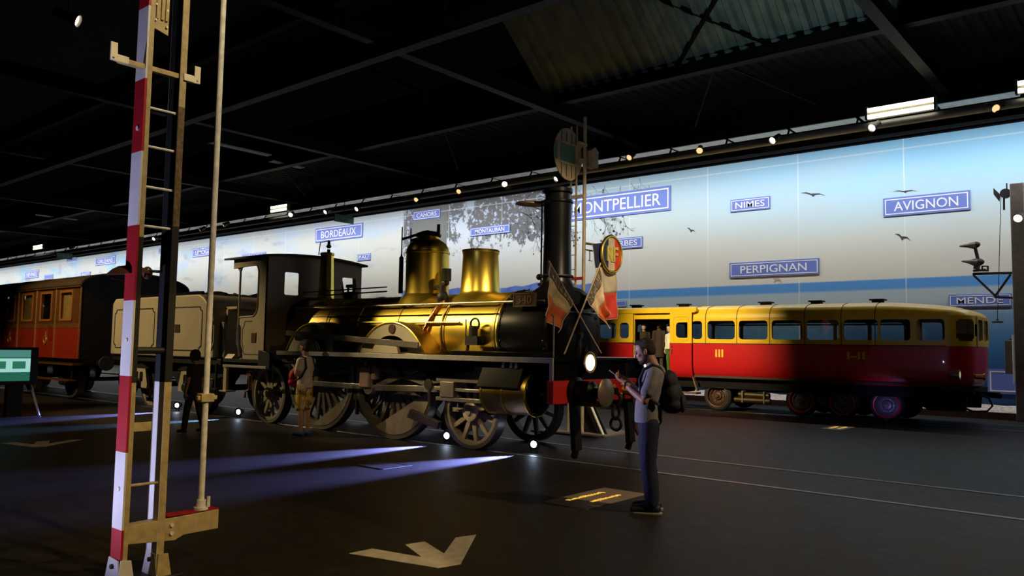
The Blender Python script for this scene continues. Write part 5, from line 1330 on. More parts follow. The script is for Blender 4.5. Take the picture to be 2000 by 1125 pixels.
for za, zb, m_ in ((0.02, 1.32, BCREAM), (1.32, 2.4, BBLK), (2.4, 3.25, mat('dimming_brown_edge', (0.16, 0.10, 0.045), 0.6, var=0.5, vscale=30)), (3.25, 4.42, BCREAM)):  # brown, then black: light fading down the flange, painted in
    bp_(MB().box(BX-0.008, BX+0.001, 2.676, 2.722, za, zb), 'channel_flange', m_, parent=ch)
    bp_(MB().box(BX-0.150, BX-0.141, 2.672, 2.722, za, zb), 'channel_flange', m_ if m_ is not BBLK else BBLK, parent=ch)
for z in (0.64, 2.38, 2.65, 2.93, 3.20):
    bp_(MB().cyl((BX-0.03, 2.47, z), (BX-0.03, 2.68, z), 0.010, n=8), 'rung', GALV if z > 2 else BCREAM)
bp_(MB().cyl((BX-0.04, 2.46, 1.535), (BX-0.04, 2.70, 1.535), 0.024, n=12), 'dark_tie_bar', BBLK)
bp_(MB().box(BX-0.03, BX-0.01, 2.47, 2.60, 0.995, 1.055), 'tie_plate', BCREAM, 0.003)
bp_(MB().box(BX-0.05, BX-0.01, 2.26, 2.80, 3.452, 3.488), 'cross_arm', BCREAM, 0.003)
for y, s in ((2.215, 1), (2.80, -1)):
    bp_(MB().prism([(y-0.022, 3.445), (y+0.022, 3.445), (y+0.022, 3.57), (y-0.022, 3.57)], YZ(BX), 0.0, 0.012).prism([(y+0.022*s, 3.445), (y+0.10*s, 3.445), (y+0.10*s, 3.495), (y+0.022*s, 3.495)], YZ(BX), 0.0, 0.012), 'corner_bracket', mat('pale_bracket_paint', (0.92, 0.84, 0.64), 0.5), 0.003)
    bp_(MB().cyl((BX+0.012, y, 3.47), (BX+0.018, y, 3.47), 0.008, n=8), 'bracket_bolt', GALV)
wb = bp_(MB().prism([(2.475, 3.765), (2.585, 3.735), (2.585, 4.42), (2.475, 4.42)], YZ(BX-0.03), 0.0, 0.012), 'splice_plate', BCREAM)
for y in (2.50, 2.535, 2.565):
    bp_(MB().box(BX-0.018, BX-0.008, y-0.009, y+0.009, 3.83, 4.42), 'splice_rib', BCREAM, 0.003, parent=wb)
for y, z in ((2.49, 3.82), (2.57, 3.79), (2.49, 3.93), (2.57, 3.91)):
    bp_(MB().cyl((BX-0.018, y, z), (BX-0.006, y, z), 0.008, n=8), 'splice_bolt', GALV, parent=wb)
bell = bp_(MB().lathe([(0.02, 0.052), (0.06, 0.048), (0.10, 0.03), (0.135, 0.0), (0.140, -0.008), (0.125, -0.008), (0.09, 0.012), (1e-4, 0.03)], (BX-0.18, 2.47, 2.065), (0, -0.10, 1), 26), 'lamp_hood', mat('brown_enamel', (0.10, 0.045, 0.03), 0.35))
bp_(MB().ell((BX-0.18, 2.60, 2.075), (0.032, 0.035, 0.045)), 'hood_knob', BREDP if False else mat('brown_enamel', (0.1, 0.045, 0.03)), parent=bell)
bp_(MB().tube([(BX-0.18, 2.56, 2.09), (BX-0.12, 2.67, 2.085)], 0.010, 8), 'hood_rod', BBLK)
bp_(MB().tube([(BX-0.18, 2.36, 2.02), (BX-0.18, 2.45, 2.01), (BX-0.18, 2.55, 2.02)], 0.006, 6), 'hood_wire', BBLK)
gold = bp_(MB().prism([(2.47, 0.262), (2.80, 0.235), (2.86, 0.262), (3.12, 0.265), (3.12, 0.402), (2.47, 0.38)], YZ(BX-0.02), -0.08, 0.018), 'cross_beam', BCREAM, 0.004)
bp_(MB().box(BX-0.10, BX-0.003, 2.74, 3.12, 0.402, 0.409), 'red_beam_top', BREDP, parent=gold)
for z in (0.29, 0.345):
    bp_(MB().cyl((BX-0.002, 2.77, z), (BX+0.012, 2.77, z), 0.014, n=8), 'beam_bolt', GALV, parent=gold)
for y0, m_ in ((2.44, BWHITE), (2.69, BCREAM)):
    bp_(MB().prism([(BX-0.20, 0.0), (BX+0.02, 0.0), (BX-0.015, 0.165), (BX-0.145, 0.175)], lambda u, v, w: Vector((u, y0-0.02+w, v)), 0.0, 0.012), 'shoe', BWHITE, 0.004)
    bp_(MB().prism([(y0-0.02, 0.0), (y0+0.09, 0.0), (y0+0.06, 0.16), (y0-0.01, 0.17)], YZ(BX), 0.002, 0.014), 'shoe', m_, 0.004)
    bp_(MB().cyl((BX-0.08, y0-0.022, 0.12), (BX-0.08, y0-0.034, 0.12), 0.016, n=12), 'shoe_bolt', BBLK)
bp_(MB().box(BX-0.26, BX+0.04, 2.38, 2.86, 0.0, 0.015), 'base_plate', BBLK, 0.004)
pole = bp_(MB().cyl((BX-0.04, 3.0, 0.44), (BX-0.04, 3.0, 4.4), 0.0215, n=20), 'galvanised_pole', GALV)
bp_(MB().cyl((BX-0.04, 3.0, 0.41), (BX-0.04, 3.0, 0.43), 0.05, n=20).cyl((BX-0.04, 3.0, 0.43), (BX-0.04, 3.0, 0.48), 0.033, n=16), 'pole_flange', GALV, parent=pole)
bp_(MB().cyl((BX-0.01, 3.04, 0.43), (BX-0.01, 3.04, 0.50), 0.012, n=8), 'flange_bolt', GALV, parent=pole)
bp_(MB().box(BX-0.075, BX-0.005, 2.95, 3.05, 1.17, 1.23).box(BX-0.055, BX-0.02, 2.93, 3.08, 1.185, 1.215), 'pole_clamp', BCREAM, 0.004, parent=pole)

# ================================================================ SIGNAL MAST behind the locomotive
SX, SY = -8.63, 12.4
MASTP = mat('weathered_mast_paint', (0.36, 0.30, 0.20), 0.55, var=0.2)
MASTR = mat('mast_red', (0.40, 0.03, 0.03), 0.5)
SIGW = mat('weathered_signal_white', (0.34, 0.28, 0.18), 0.6, var=0.25, vscale=5)
SIGG = mat('signal_green', (0.015, 0.10, 0.015), 0.5)
sm_ = thing('railway_signal', (SX, SY, 0), 'tall railway signal mast with oval board and green square, standing behind the chimney', 'signal')
def sp_(mb, name, m, bevel=0.0, parent=None, **kw): return build(mb, name, m, parent or sm_, bevel, **kw)
sp_(MB().cyl((SX, SY, 0), (SX, SY, 6.05), 0.034, n=14), 'main_post', MASTP)
for x in (-8.92, -8.79):
    sp_(MB().box(x-0.014, x+0.014, SY-0.06, SY-0.03, 0, 5.9), 'ladder_rail', MASTP)
sp_(MB().cyl((-8.855, SY+0.05, 0), (-8.855, SY+0.05, 5.7), 0.016, n=8), 'wire_tube', MASTR)
for i in range(20):
    z = 0.3+i*0.28
    sp_(MB().cyl((-8.92, SY-0.045, z), (-8.79, SY-0.045, z), 0.009, n=6), 'ladder_rung', MASTP)
for z in (2.92, 4.5, 1.4):
    sp_(MB().box(-8.95, SX+0.03, SY-0.08, SY-0.06, z-0.03, z+0.03), 'tie_bracket', MASTR if z < 4 else MASTP)
bd = sp_(MB().prism([(11.95+0.44*math.cos(2*math.pi*i/28), 5.24+0.50*math.sin(2*math.pi*i/28)) for i in range(28)], YZ(-8.70), -0.012, 0.012), 'signal_board', SIGW, 0.003)
sp_(MB().box(-8.687, -8.68, 11.52, 11.60, 5.09, 5.42).box(-8.687, -8.68, 11.70, 12.16, 5.09, 5.42), 'green_square', SIGG, parent=bd, smooth=None)
for z in (5.06, 5.44):
    sp_(MB().box(-8.687, -8.676, 11.53, 12.36, z-0.02, z+0.02), 'board_batten', SIGW, parent=bd)
for y in (11.72, 11.88, 12.04, 12.18):
    sp_(MB().box(-8.687, -8.678, y-0.006, y+0.006, 4.80, 5.06).box(-8.687, -8.678, y-0.006, y+0.006, 5.46, 5.66), 'board_joint', IRON, parent=bd, smooth=None)
sp_(MB().box(-8.76, -8.60, 12.28, 12.44, 5.15, 5.22), 'board_bracket', MASTP)
sp_(MB().box(-8.76, -8.60, 12.2, 12.44, 5.48, 5.53), 'board_bracket', MASTP)
lb = sp_(MB().box(-8.74, -8.54, 12.52, 12.74, 5.10, 5.40).prism([(12.48, 5.40), (12.78, 5.40), (12.63, 5.50)], YZ(-8.74), 0.0, 0.2), 'signal_lamp', MASTP, 0.01)
sp_(MB().box(-8.55, -8.535, 12.57, 12.69, 5.18, 5.32), 'lamp_window', SIGW, parent=lb)
sp_(MB().cyl((SX, SY, 3.60), (SX, 13.15, 3.62), 0.022, n=10).cyl((SX, SY, 3.48), (SX, 12.72, 3.48), 0.014, n=8), 'banner_arm', BRASSD)
sp_(MB().bar((SX, 12.60, 3.48), (SX, 12.60, 3.28), 0.012, 0.012).bar((SX, 12.54, 3.28), (SX, 12.68, 3.28), 0.012, 0.012), 'arm_hook', IRON)
sp_(MB().prism([(-8.72, 0.0), (-8.10, 0.0), (-8.52, 0.78), (-8.66, 0.78)], XZ(SY), 0.06, 0.09), 'foot_gusset', BBLK, 0.004)
sp_(MB().bar((-8.50, SY-0.05, 0.72), (-8.12, SY-0.05, 0.02), 0.05, 0.02), 'foot_stay', GALV)
sp_(MB().box(-9.5, -8.0, SY-0.45, SY+0.9, 0.0, 0.03), 'foot_plate', mat('pale_concrete', (0.20, 0.18, 0.16), 0.8))

# medallion: oval tricolour shield with gilt letters, on the mast arm
FBLUE = mat('flag_blue', (0.02, 0.03, 0.09), 0.7); FWHITE = mat('flag_white', (0.62, 0.54, 0.42), 0.75); FRED = mat('flag_red', (0.75, 0.06, 0.04), 0.7)
FGREY = mat('faded_flag_blue', (0.075, 0.075, 0.075), 0.75, var=0.3, vscale=18); FORANGE = mat('faded_flag_red', (0.50, 0.105, 0.02), 0.75, var=0.2)
FCREAM = mat('faded_flag_white', (0.48, 0.38, 0.24), 0.75, var=0.2, vscale=12)
med_y, med_z = 13.20, 3.46
md = thing('round_medallion', (SX+0.1, med_y, med_z), 'round gilt-rimmed tricolour medallion with gold letters RF above the hanging flag', 'medallion')
R_ = 0.345
def disc_slice(a, b):
    pts = []
    n = 14
    for i in range(n+1):
        u = a+(b-a)*i/n; pts.append((med_y+u*R_, med_z-math.sqrt(max(0, 1-u*u))*R_))
    for i in range(n, -1, -1):
        u = a+(b-a)*i/n; pts.append((med_y+u*R_, med_z+math.sqrt(max(0, 1-u*u))*R_))
    return pts
for a, b, m_, nm in ((-0.999, -0.33, FBLUE, 'blue_field'), (-0.33, 0.33, FWHITE, 'white_field'), (0.33, 0.999, FRED, 'red_field')):
    build(MB().prism(disc_slice(a, b), YZ(SX+0.08), 0.0, 0.03), nm, m_, md, smooth=None)
build(MB().torus((SX+0.11, med_y, med_z), (1,0,0), R_+0.01, 0.032, 48, 10), 'gilt_rim', BRASS, md)
text_mesh('RF', 0.30, lambda u, v, w: Vector((SX+0.125+w, med_y+u, med_z+v)), 0.03, 'gilt_letters', BRASS, md, wide=0.95, bold=0.02)
build(MB().bar((SX+0.04, med_y, med_z), (SX+0.08, med_y, med_z), 0.08, 0.2), 'mount', IRON, md)

def cloth(name, rows_px, X, bands, label, folds, parent=None, pole=None, amp=0.05, bulge=0.0):
    """rows_px: list of (left, right) pixel pairs hanging from the pole edge downwards, on the plane x = X"""
    n, m_ = 28, 22
    P = [(onX(a[0], a[1], X), onX(b[0], b[1], X)) for a, b in rows_px]
    rows = []
    for j in range(n+1):
        v = j/n*(len(P)-1); k = min(int(v), len(P)-2); f = v-k
        a = P[k][0].lerp(P[k+1][0], f); b = P[k][1].lerp(P[k+1][1], f); r = []
        for i in range(m_+1):
            u = i/m_
            p = a.lerp(b, u)
            p.x += amp*(j/n)*math.sin(u*folds*math.pi+1.2*j/n)+0.02*math.sin(j*0.6+u*5)*(j/n)+bulge*math.sin(math.pi*u)
            r.append(p)
        rows.append(r)
    root = thing('tricolour_flag', rows[0][0], label, 'flag', 'tricolour flags round the chimney')
    lo = 0
    for frac, mt, nm in bands:
        hi = round(frac*n)
        front = [r for r in rows[lo:hi+1]]
        mb = MB().grid(front)
        o = build(mb, nm, mt, root, smooth=80)
        so = o.modifiers.new('thickness', 'SOLIDIFY'); so.thickness = 0.004
        lo = hi
    if pole:
        g = MB(); hi = round(bands[0][0]*n)
        for i in range(2, m_-2):
            if i % 3 == 1: continue
            for j0, j1 in ((2, hi//2), (hi//2+1, hi-1)):
                if random.random() < 0.55:
                    a, b = rows[j0][i], rows[j1][i+1 if random.random() < 0.5 else i]
                    off = Vector((0.008, 0, 0)); w_ = (rows[j0][i+1]-rows[j0][i])*0.28
                    g.add([a+off-w_, a+off+w_, b+off+w_, b+off-w_], [(0, 1, 2, 3)])
        build(g, 'gilt_print', mat('flag_gilt', (0.45, 0.30, 0.10), 0.5, 0.3), root, smooth=None)
    build(MB().tube([r[0] for r in rows], 0.006, 6).tube([r[-1] for r in rows], 0.006, 6).tube(rows[-1], 0.006, 6), 'hem', FWHITE, root)
    if pole:
        a, b = onX(*pole[0], X), onX(*pole[1], X)
        build(MB().tube([a, b], 0.012, 8), 'flag_pole', mat('pale_wood_pole', (0.40, 0.30, 0.20), 0.5), root)
    return root
cloth('flag', [((1075, 514), (1118, 586)), ((1072, 538), (1117, 600)), ((1069, 574), (1108, 618)), ((1062, 616), (1095, 650))], -6.72, ((0.34, FGREY, 'faded_blue_band'), (0.68, FCREAM, 'white_band'), (1.0, FORANGE, 'red_band')),
      'faded tricolour flag crossed in front of the smokebox, its cloth below the chimney', 3.0, pole=((1072, 510), (1174, 690)))
cloth('flag', [((1145, 582), (1171, 519)), ((1152, 596), (1176, 548)), ((1166, 616), (1180, 578)), ((1188, 643), (1184, 600))], -6.66, ((0.36, FGREY, 'faded_blue_band'), (0.68, FCREAM, 'white_band'), (1.0, FORANGE, 'red_band')),
      'faded tricolour flag crossed in front of the smokebox, its cloth below the medallion', 3.0, pole=((1173, 514), (1102, 692)))
cloth('flag', [((1157, 477), (1188, 472)), ((1162, 520), (1200, 510)), ((1171, 572), (1204, 570)), ((1184, 625), (1204, 622))], SX+0.03, ((0.36, FBLUE, 'blue_band'), (0.67, FWHITE, 'white_band'), (1.0, FRED, 'red_band')),
      'bright tricolour flag hanging from the mast arm behind the medallion', 2.5, amp=0.03)

# ================================================================ CATENARY POST at the backdrop
CPY = 23.0
POSTM = mat('dusty_concrete_post', (0.16, 0.13, 0.11), 0.75, var=0.2)
DKIRON = mat('dark_catenary_iron', (0.035, 0.03, 0.028), 0.6, 0.2)
ct = thing('catenary_post', (-2.93, CPY, 0), 'thick concrete catenary post with bracket and cone insulators by the railcar nose', 'post')
def qp(mb, name, m, bevel=0.0, parent=None, **kw): return build(mb, name, m, parent or ct, bevel, **kw)
qp(MB().box(-3.08, -2.78, CPY-0.15, CPY+0.1, 0, 5.86), 'column', POSTM, 0.02)
y = CPY-0.05
def cq(px, py): return onY(px, py, y)
qp(MB().bar(cq(1900, 535), cq(1979, 533), 0.05, 0.06).bar(cq(1901, 537), cq(1944, 578), 0.04, 0.05).bar(cq(1944, 578), cq(1974, 536), 0.04, 0.05).bar(cq(1942, 580), cq(1981, 582), 0.04, 0.05), 'bracket', DKIRON)
b0 = cq(1907, 529)
ins = qp(MB().bar(cq(1901, 529), cq(1926, 527), 0.10, 0.05).bar(cq(1907, 526), cq(1910, 512), 0.16, 0.12).bar(cq(1912, 515), cq(1904, 480), 0.07, 0.09).ell(cq(1906, 478), (0.10, 0.06, 0.08)).ell(cq(1908, 512), (0.17, 0.08, 0.10)), 'insulator_stand', DKIRON)
for tip, root_ in (((1873, 481), (1906, 479)), ((1877, 510), (1910, 513))):
    a = cq(*root_); t = cq(*tip)
    qp(MB().lathe([(0.10, 0), (0.075, 0.12), (0.05, 0.2), (0.02, 0.36), (1e-4, (t-a).length)], a, t-a, 16), 'cone_insulator', mat('brown_insulator', (0.09, 0.07, 0.055), 0.4), parent=ins)
qp(MB().plate([(cq(1917, 530).x, cq(1917, 530).z), (cq(1931, 530).x, cq(1931, 530).z), (cq(1931, 519).x, cq(1931, 519).z), (cq(1917, 519).x, cq(1917, 519).z)],
   [[(cq(1920, 527).x, cq(1920, 527).z), (cq(1928, 527).x, cq(1928, 527).z), (cq(1928, 521).x, cq(1928, 521).z), (cq(1920, 521).x, cq(1920, 521).z)]], XZ(y), -0.03, 0.03), 'latch_frame', DKIRON)
pu = cq(1964, 378)
qp(MB().cyl((pu.x, y-0.05, pu.z), (pu.x, y+0.05, pu.z), 0.12, n=20).bar((pu.x, y, pu.z), (-2.95, y, pu.z), 0.08, 0.16).bar((pu.x+0.03, y, pu.z), (pu.x+0.03, y, pu.z+0.26), 0.03, 0.03).bar(cq(1961, 384), cq(1961, 410), 0.04, 0.05), 'pulley', DKIRON)
qp(MB().prism([(cq(1940, 367).x, cq(1940, 367).z), (cq(1954, 380).x, cq(1954, 380).z), (cq(1952, 394).x, cq(1952, 394).z), (cq(1941, 380).x, cq(1941, 380).z)], XZ(y), -0.02, 0.02), 'vane', DKIRON)
qp(MB().tube([cq(1955, 382), cq(1951, 530), cq(1948, 626)], 0.008, 6), 'wire', DKIRON)
we = cq(1948, 628)
qp(MB().lathe([(0.13, 0), (0.13, 0.03), (0.03, 0.06), (0.02, 0.1)], (we.x, y, we.z-0.03), (0,0,1), 16), 'hanging_weight', DKIRON)
qp(MB().box(cq(1962, 665).x, cq(1978, 665).x, CPY-0.1, CPY+0.05, cq(1962, 730).z, cq(1962, 665).z).bar((-3.2, CPY-0.05, 2.0), (-3.02, CPY-0.05, 2.0), 0.04, 0.04), 'switch_box', mat('pale_grey_box', (0.20, 0.19, 0.17), 0.6), 0.01)
qp(MB().tube([(-3.10, CPY-0.17, 2.1), (-3.10, CPY-0.17, 0.9)], 0.02, 8), 'conduit', GALV)
pl = onY(1990, 424, CPY-0.32)
rt = spot_head(pl, (pl.x-1.0, 15.0, 1.0), 1, 'glaring white spot lamp clamped high on the catenary post', 0.26, 0.10, (pl.x+0.02, CPY-0.16, pl.z), 'spot lamps over the floor')
spot('post_spot_light', pl+Vector((-0.03, -0.2, -0.05)), (-6.0, 12.0, 0.2), 18, 60, 0.9, (1.0, 0.9, 0.75))

# ================================================================ FLOOR LAMPS shining along the floor
LEDLENS = mat('glowing_led_lens', (0.9, 0.95, 1), 0.3, emit=(0.62, 0.76, 1.0), estr=20.0)
def floor_lamp(px, py, aim, watts, label, col=LED, deg=46):
    g = onZ(px, py); c = Vector((g.x, g.y, 0.135)); d = (Vector(aim)-c); d.normalize()
    vis = Vector((-g.x, -g.y, 1.4)).normalized()
    dv = (d*0.6+vis*0.5).normalized()
    root = thing('floor_spot', g, label, 'lamp', 'floor lamps along the track')
    build(MB().lathe([(0.03, -0.12), (0.06, -0.10), (0.075, -0.02), (0.092, 0.02), (0.084, 0.02)], c, dv, 20), 'housing', SPOTBODY, root)
    build(MB().lathe([(1e-4, 0.022), (0.05, 0.02), (0.084, 0.012)], c, dv, 20, cap=False), 'lens', LEDLENS, root)
    build(MB().box(g.x-0.05, g.x+0.05, g.y-0.04, g.y+0.04, 0.0, 0.012).bar((g.x-0.045, g.y, 0.006), (g.x-0.085, g.y, 0.12), 0.02, 0.012).bar((g.x+0.045, g.y, 0.006), (g.x+0.085, g.y, 0.12), 0.02, 0.012), 'bracket', SPOTBODY, root)
    spot('floor_spot_beam', c+dv*0.03+Vector((0, 0, 0.012)), Vector(aim), watts, deg, 0.9, col, 0.03)
    return root
floor_lamp(346, 803, (-17.55, 7.4, 0.0), 9000, 'blue-white floor lamp glowing beside the dark walking visitor', LED, 28)
floor_lamp(466, 817, (-15.35, 8.0, 0.0), 6000, 'blue-white floor lamp glowing below the cab steps', (0.22, 0.50, 1.0), 24)
floor_lamp(873, 867, (-9.43, 7.7, 0.0), 15000, 'blue-white floor lamp glowing between the big driving wheel and the leading wheel', LED, 25)
floor_lamp(1043, 885, (-7.75, 7.8, 0.0), 15000, 'blue-white floor lamp glowing just ahead of the leading wheel', LED, 25)

# ================================================================ INFORMATION SCREEN
scn = thing('information_screen', (-18.28, 5.75, 0), 'lit information screen on a stand showing a pale green railway carriage', 'screen')
def ip(mb, name, m, bevel=0.0, parent=None, **kw): return build(mb, name, m, parent or scn, bevel, **kw)
SBLK = mat('screen_black_plastic', (0.012, 0.012, 0.013), 0.4)
ip(MB().box(-18.30, -18.21, 5.05, 6.40, 0.66, 1.43), 'bezel', SBLK, 0.01)
def em(name, c, k): return mat(name, (0.02, 0.02, 0.02), 0.4, emit=c, estr=k)
pic = ip(MB().box(-18.21, -18.205, 5.12, 6.25, 0.74, 1.37), 'display', em('screen_green', (0.02, 0.16, 0.10), 0.75))
def strip_(y0, y1, z0, z1, m, nm): ip(MB().box(-18.206, -18.202, y0, y1, z0, z1), nm, m, parent=pic, smooth=None)
strip_(5.12, 6.25, 1.22, 1.37, em('screen_grey_green', (0.10, 0.32, 0.28), 0.7), 'sky_band')
strip_(5.12, 6.25, 0.92, 1.20, em('screen_pale_cyan', (0.38, 0.72, 0.66), 0.9), 'carriage_band')
for i in range(3):
    y0 = 5.20+i*0.36
    ip(MB().box(-18.203, -18.199, y0, y0+0.24, 0.99, 1.14), 'carriage_window', em('screen_dark_green', (0.03, 0.20, 0.12), 0.8), parent=pic, smooth=None)
ip(MB().prism([(5.30, 0.75), (5.62, 0.75), (5.58, 0.80), (5.46, 0.84), (5.34, 0.80)], YZ(-18.206), 0.0, 0.004), 'cloud_shape', em('screen_pale_cyan', (0.38, 0.72, 0.66), 0.9), parent=pic, smooth=None)
ip(MB().box(-18.35, -18.20, 5.85, 6.15, 0.0, 0.68), 'pillar', SBLK, 0.01)
ip(MB().box(-18.6, -17.9, 5.4, 6.4, 0.0, 0.03), 'foot', SBLK, 0.006)
ip(MB().bar((-18.25, 6.30, 0.66), (-18.05, 6.42, 0.03), 0.03, 0.03), 'stay', GALV)
# low blue lamp under the nose of the railcar
g = Vector((-5.0, 18.75, 0))
uw = thing('floor_spot', g, 'small floor lamp throwing violet light under the railcar nose', 'lamp', 'floor lamps along the track')
build(MB().lathe([(0.03, -0.10), (0.055, -0.08), (0.065, 0.0), (0.06, 0.0)], (g.x, g.y, 0.12), (-0.2, 1, 0.45), 18).bar((g.x, g.y, 0.0), (g.x, g.y, 0.1), 0.05, 0.03), 'housing', SPOTBODY, uw)
spot('railcar_under_light', (g.x, g.y+0.03, 0.16), (-5.25, 19.7, 0.62), 14, 70, 0.9, (0.36, 0.30, 1.0), 0.03)
# ================================================================ PEOPLE
def frame_of(origin, yaw):
    c, s = math.cos(yaw), math.sin(yaw)
    o = Vector(origin)
    def T(x, y, z): return Vector((o.x+c*x-s*y, o.y+s*x+c*y, o.z+z))
    R = Matrix(((c, -s, 0), (s, c, 0), (0, 0, 1)))
    return T, R
def trunk(mb, T, rings):
    """rings of (x, z, half depth, half width), from the top down"""
    o = T(0, 0, 0)
    mb.loft([(T(x, 0, z), T(a, 0, 0)-o, T(0, b2, 0)-o) for x, z, a, b2 in rings])
def limb(mb, T, pts):
    for (a, ra), (b, rb) in zip(pts[:-1], pts[1:]):
        mb.cap(T(*a), T(*b), ra, rb, 14)
def head_volume(mb, T, R, c, tilt=0.0, k=1.0):
    """skull, jaw, brow, nose, lips, ears round centre c; tilt bows the head forward"""
    ct, st = math.cos(tilt), math.sin(tilt)
    Rt = R @ Matrix(((ct, 0, st), (0, 1, 0), (-st, 0, ct)))
    def H(x, y, z):
        return T(c[0]+k*(ct*x+st*z), c[1]+k*y, c[2]+k*(-st*x+ct*z))
    mb.ell(H(-0.008, 0, 0.03), (0.098*k, 0.076*k, 0.095*k), Rt, 20, 14)
    mb.ell(H(0.022, 0, -0.035), (0.068*k, 0.060*k, 0.075*k), Rt, 18, 12)
    mb.ell(H(0.050, 0, -0.086), (0.034*k, 0.036*k, 0.028*k), Rt)
    mb.ell(H(0.078, 0, 0.028), (0.018*k, 0.048*k, 0.014*k), Rt)
    mb.cap(H(0.088, 0, 0.012), H(0.106, 0, -0.022), 0.010*k, 0.014*k)
    mb.ell(H(0.103, 0, -0.026), (0.012*k, 0.017*k, 0.010*k), Rt)
    mb.ell(H(0.082, 0, -0.052), (0.012*k, 0.024*k, 0.008*k), Rt)
    mb.ell(H(0.080, 0, -0.064), (0.012*k, 0.022*k, 0.008*k), Rt)
    for s in (-1, 1):
        mb.ell(H(-0.008, s*0.078, -0.005), (0.020*k, 0.010*k, 0.032*k), Rt)
        mb.ell(H(0.060, s*0.040, -0.02), (0.022*k, 0.018*k, 0.02*k), Rt)
    return H, Rt
def eyes(H, Rt, parent, k=1.0):
    for s in (-1, 1):
        build(MB().ell(H(0.082, s*0.031, 0.006), (0.011*k, 0.012*k, 0.009*k), Rt, 10, 8), 'eye', mat('eye_dark', (0.05, 0.04, 0.04), 0.2), parent)
def hand(mb, T, wrist, direction, palm_n, curl=0.5, k=1.0, thumb_side=1):
    """palm and five fingers grown from the wrist, in the local frame of T"""
    d = Vector(direction).normalized(); n = Vector(palm_n); n = (n-d*n.dot(d)).normalized(); s = d.cross(n)*thumb_side
    w = Vector(wrist)
    def P(v): return T(v.x, v.y, v.z)
    for q in (-0.024, -0.008, 0.008, 0.024):
        mb.cap(P(w+s*q*0.7*k), P(w+d*0.078*k+s*q*k), 0.014*k, 0.012*k, 10)
    L = {-0.027: 0.060, -0.009: 0.073, 0.009: 0.078, 0.027: 0.070}
    for q, ln in L.items():
        b0 = w+d*0.082*k+s*q*k
        d1 = (d*math.cos(curl*0.7)+n*math.sin(curl*0.7)); d2 = (d*math.cos(curl*1.6)+n*math.sin(curl*1.6))
        b1 = b0+d1*ln*0.5*k; b2 = b1+d2*ln*0.5*k
        mb.cap(P(b0), P(b1), 0.0088*k, 0.0080*k, 10); mb.cap(P(b1), P(b2), 0.0080*k, 0.0066*k, 10)
    t0 = w+d*0.025*k+s*0.026*k; t1 = t0+(d*0.6+s*0.7+n*0.35).normalized()*0.042*k; t2 = t1+(d*0.9+s*0.1+n*0.5).normalized()*0.032*k
    mb.cap(P(t0), P(t1), 0.012*k, 0.010*k, 10); mb.cap(P(t1), P(t2), 0.010*k, 0.0078*k, 10)

SKIN = mat('skin', (0.42, 0.23, 0.17), 0.5, var=0.08, vscale=20)
HAIRD = mat('dark_brown_hair', (0.016, 0.011, 0.009), 0.6, bump=0.8, bscale=120)
TSHIRT = mat('grey_tshirt', (0.20, 0.20, 0.23), 0.85, var=0.1, bump=0.25, bscale=26)
JEANS = mat('dark_blue_jeans', (0.009, 0.013, 0.055), 0.85, var=0.2, bump=0.3, bscale=30)
SHOED = mat('dark_trainer', (0.02, 0.02, 0.025), 0.6)
SOLE = mat('pale_sole', (0.35, 0.34, 0.33), 0.6)
PACK = mat('navy_backpack_cloth', (0.012, 0.014, 0.035), 0.75, var=0.2, bump=0.3, bscale=30)

# --- the man looking at his phone
O = onZ(1269, 1000)
yaw = math.radians(207)
T, R = frame_of((O.x, O.y, 0), yaw)
man = thing('person', O, 'bearded man in grey t-shirt and blue jeans standing and looking down at a phone', 'person')
hc = (0.055, 0.0, 1.575)
mb = MB()
H, Rt = head_volume(mb, T, R, hc, 0.32)
limb(mb, T, [((-0.045, 0, 1.39), 0.064), ((-0.005, 0, 1.48), 0.060), ((0.03, 0, 1.56), 0.058)])
trunk(mb, T, ((-0.05, 1.43, 0.045, 0.07), (-0.05, 1.40, 0.075, 0.14), (-0.045, 1.34, 0.10, 0.165), (-0.02, 1.24, 0.115, 0.165), (0.008, 1.10, 0.118, 0.155), (0.015, 0.98, 0.118, 0.155), (0.008, 0.88, 0.115, 0.165), (0.004, 0.82, 0.09, 0.14)))
armsL = {}
for s in (-1, 1):
    sh = (-0.045, s*0.185, 1.345); el = (0.045, s*0.225, 1.10); wr = (0.245, s*0.075+0.02, 1.265 if s > 0 else 1.29)
    limb(mb, T, [(sh, 0.056), ((-0.005, s*0.215, 1.22), 0.048), (el, 0.041), ((0.15, s*0.145, 1.18), 0.038), (wr, 0.025)])
    hip = (0.0, s*0.09, 0.90); kn = (0.02, s*0.10, 0.49); an = (-0.03, s*0.105, 0.09)
    limb(mb, T, [(hip, 0.088), ((0.015, s*0.095, 0.70), 0.076), (kn, 0.056), ((-0.02, s*0.10, 0.33), 0.056), (an, 0.038), ((-0.03, s*0.105, 0.05), 0.038)])
    limb(mb, T, [((-0.045, s*0.105, 0.045), 0.036), ((0.10, s*0.115, 0.035), 0.03), ((0.15, s*0.12, 0.028), 0.024)])
    if s > 0: hand(mb, T, wr, (0.85, -0.35, 0.38), (-0.2, -0.3, 0.9), 0.75, 1.0, 1)
    else: hand(mb, T, wr, (0.80, 0.42, 0.42), (-0.1, 0.6, 0.7), 0.8, 1.0, -1)
body = fuse(mb, 'body', SKIN, man, 0.0062, 4)
eyes(H, Rt, man)
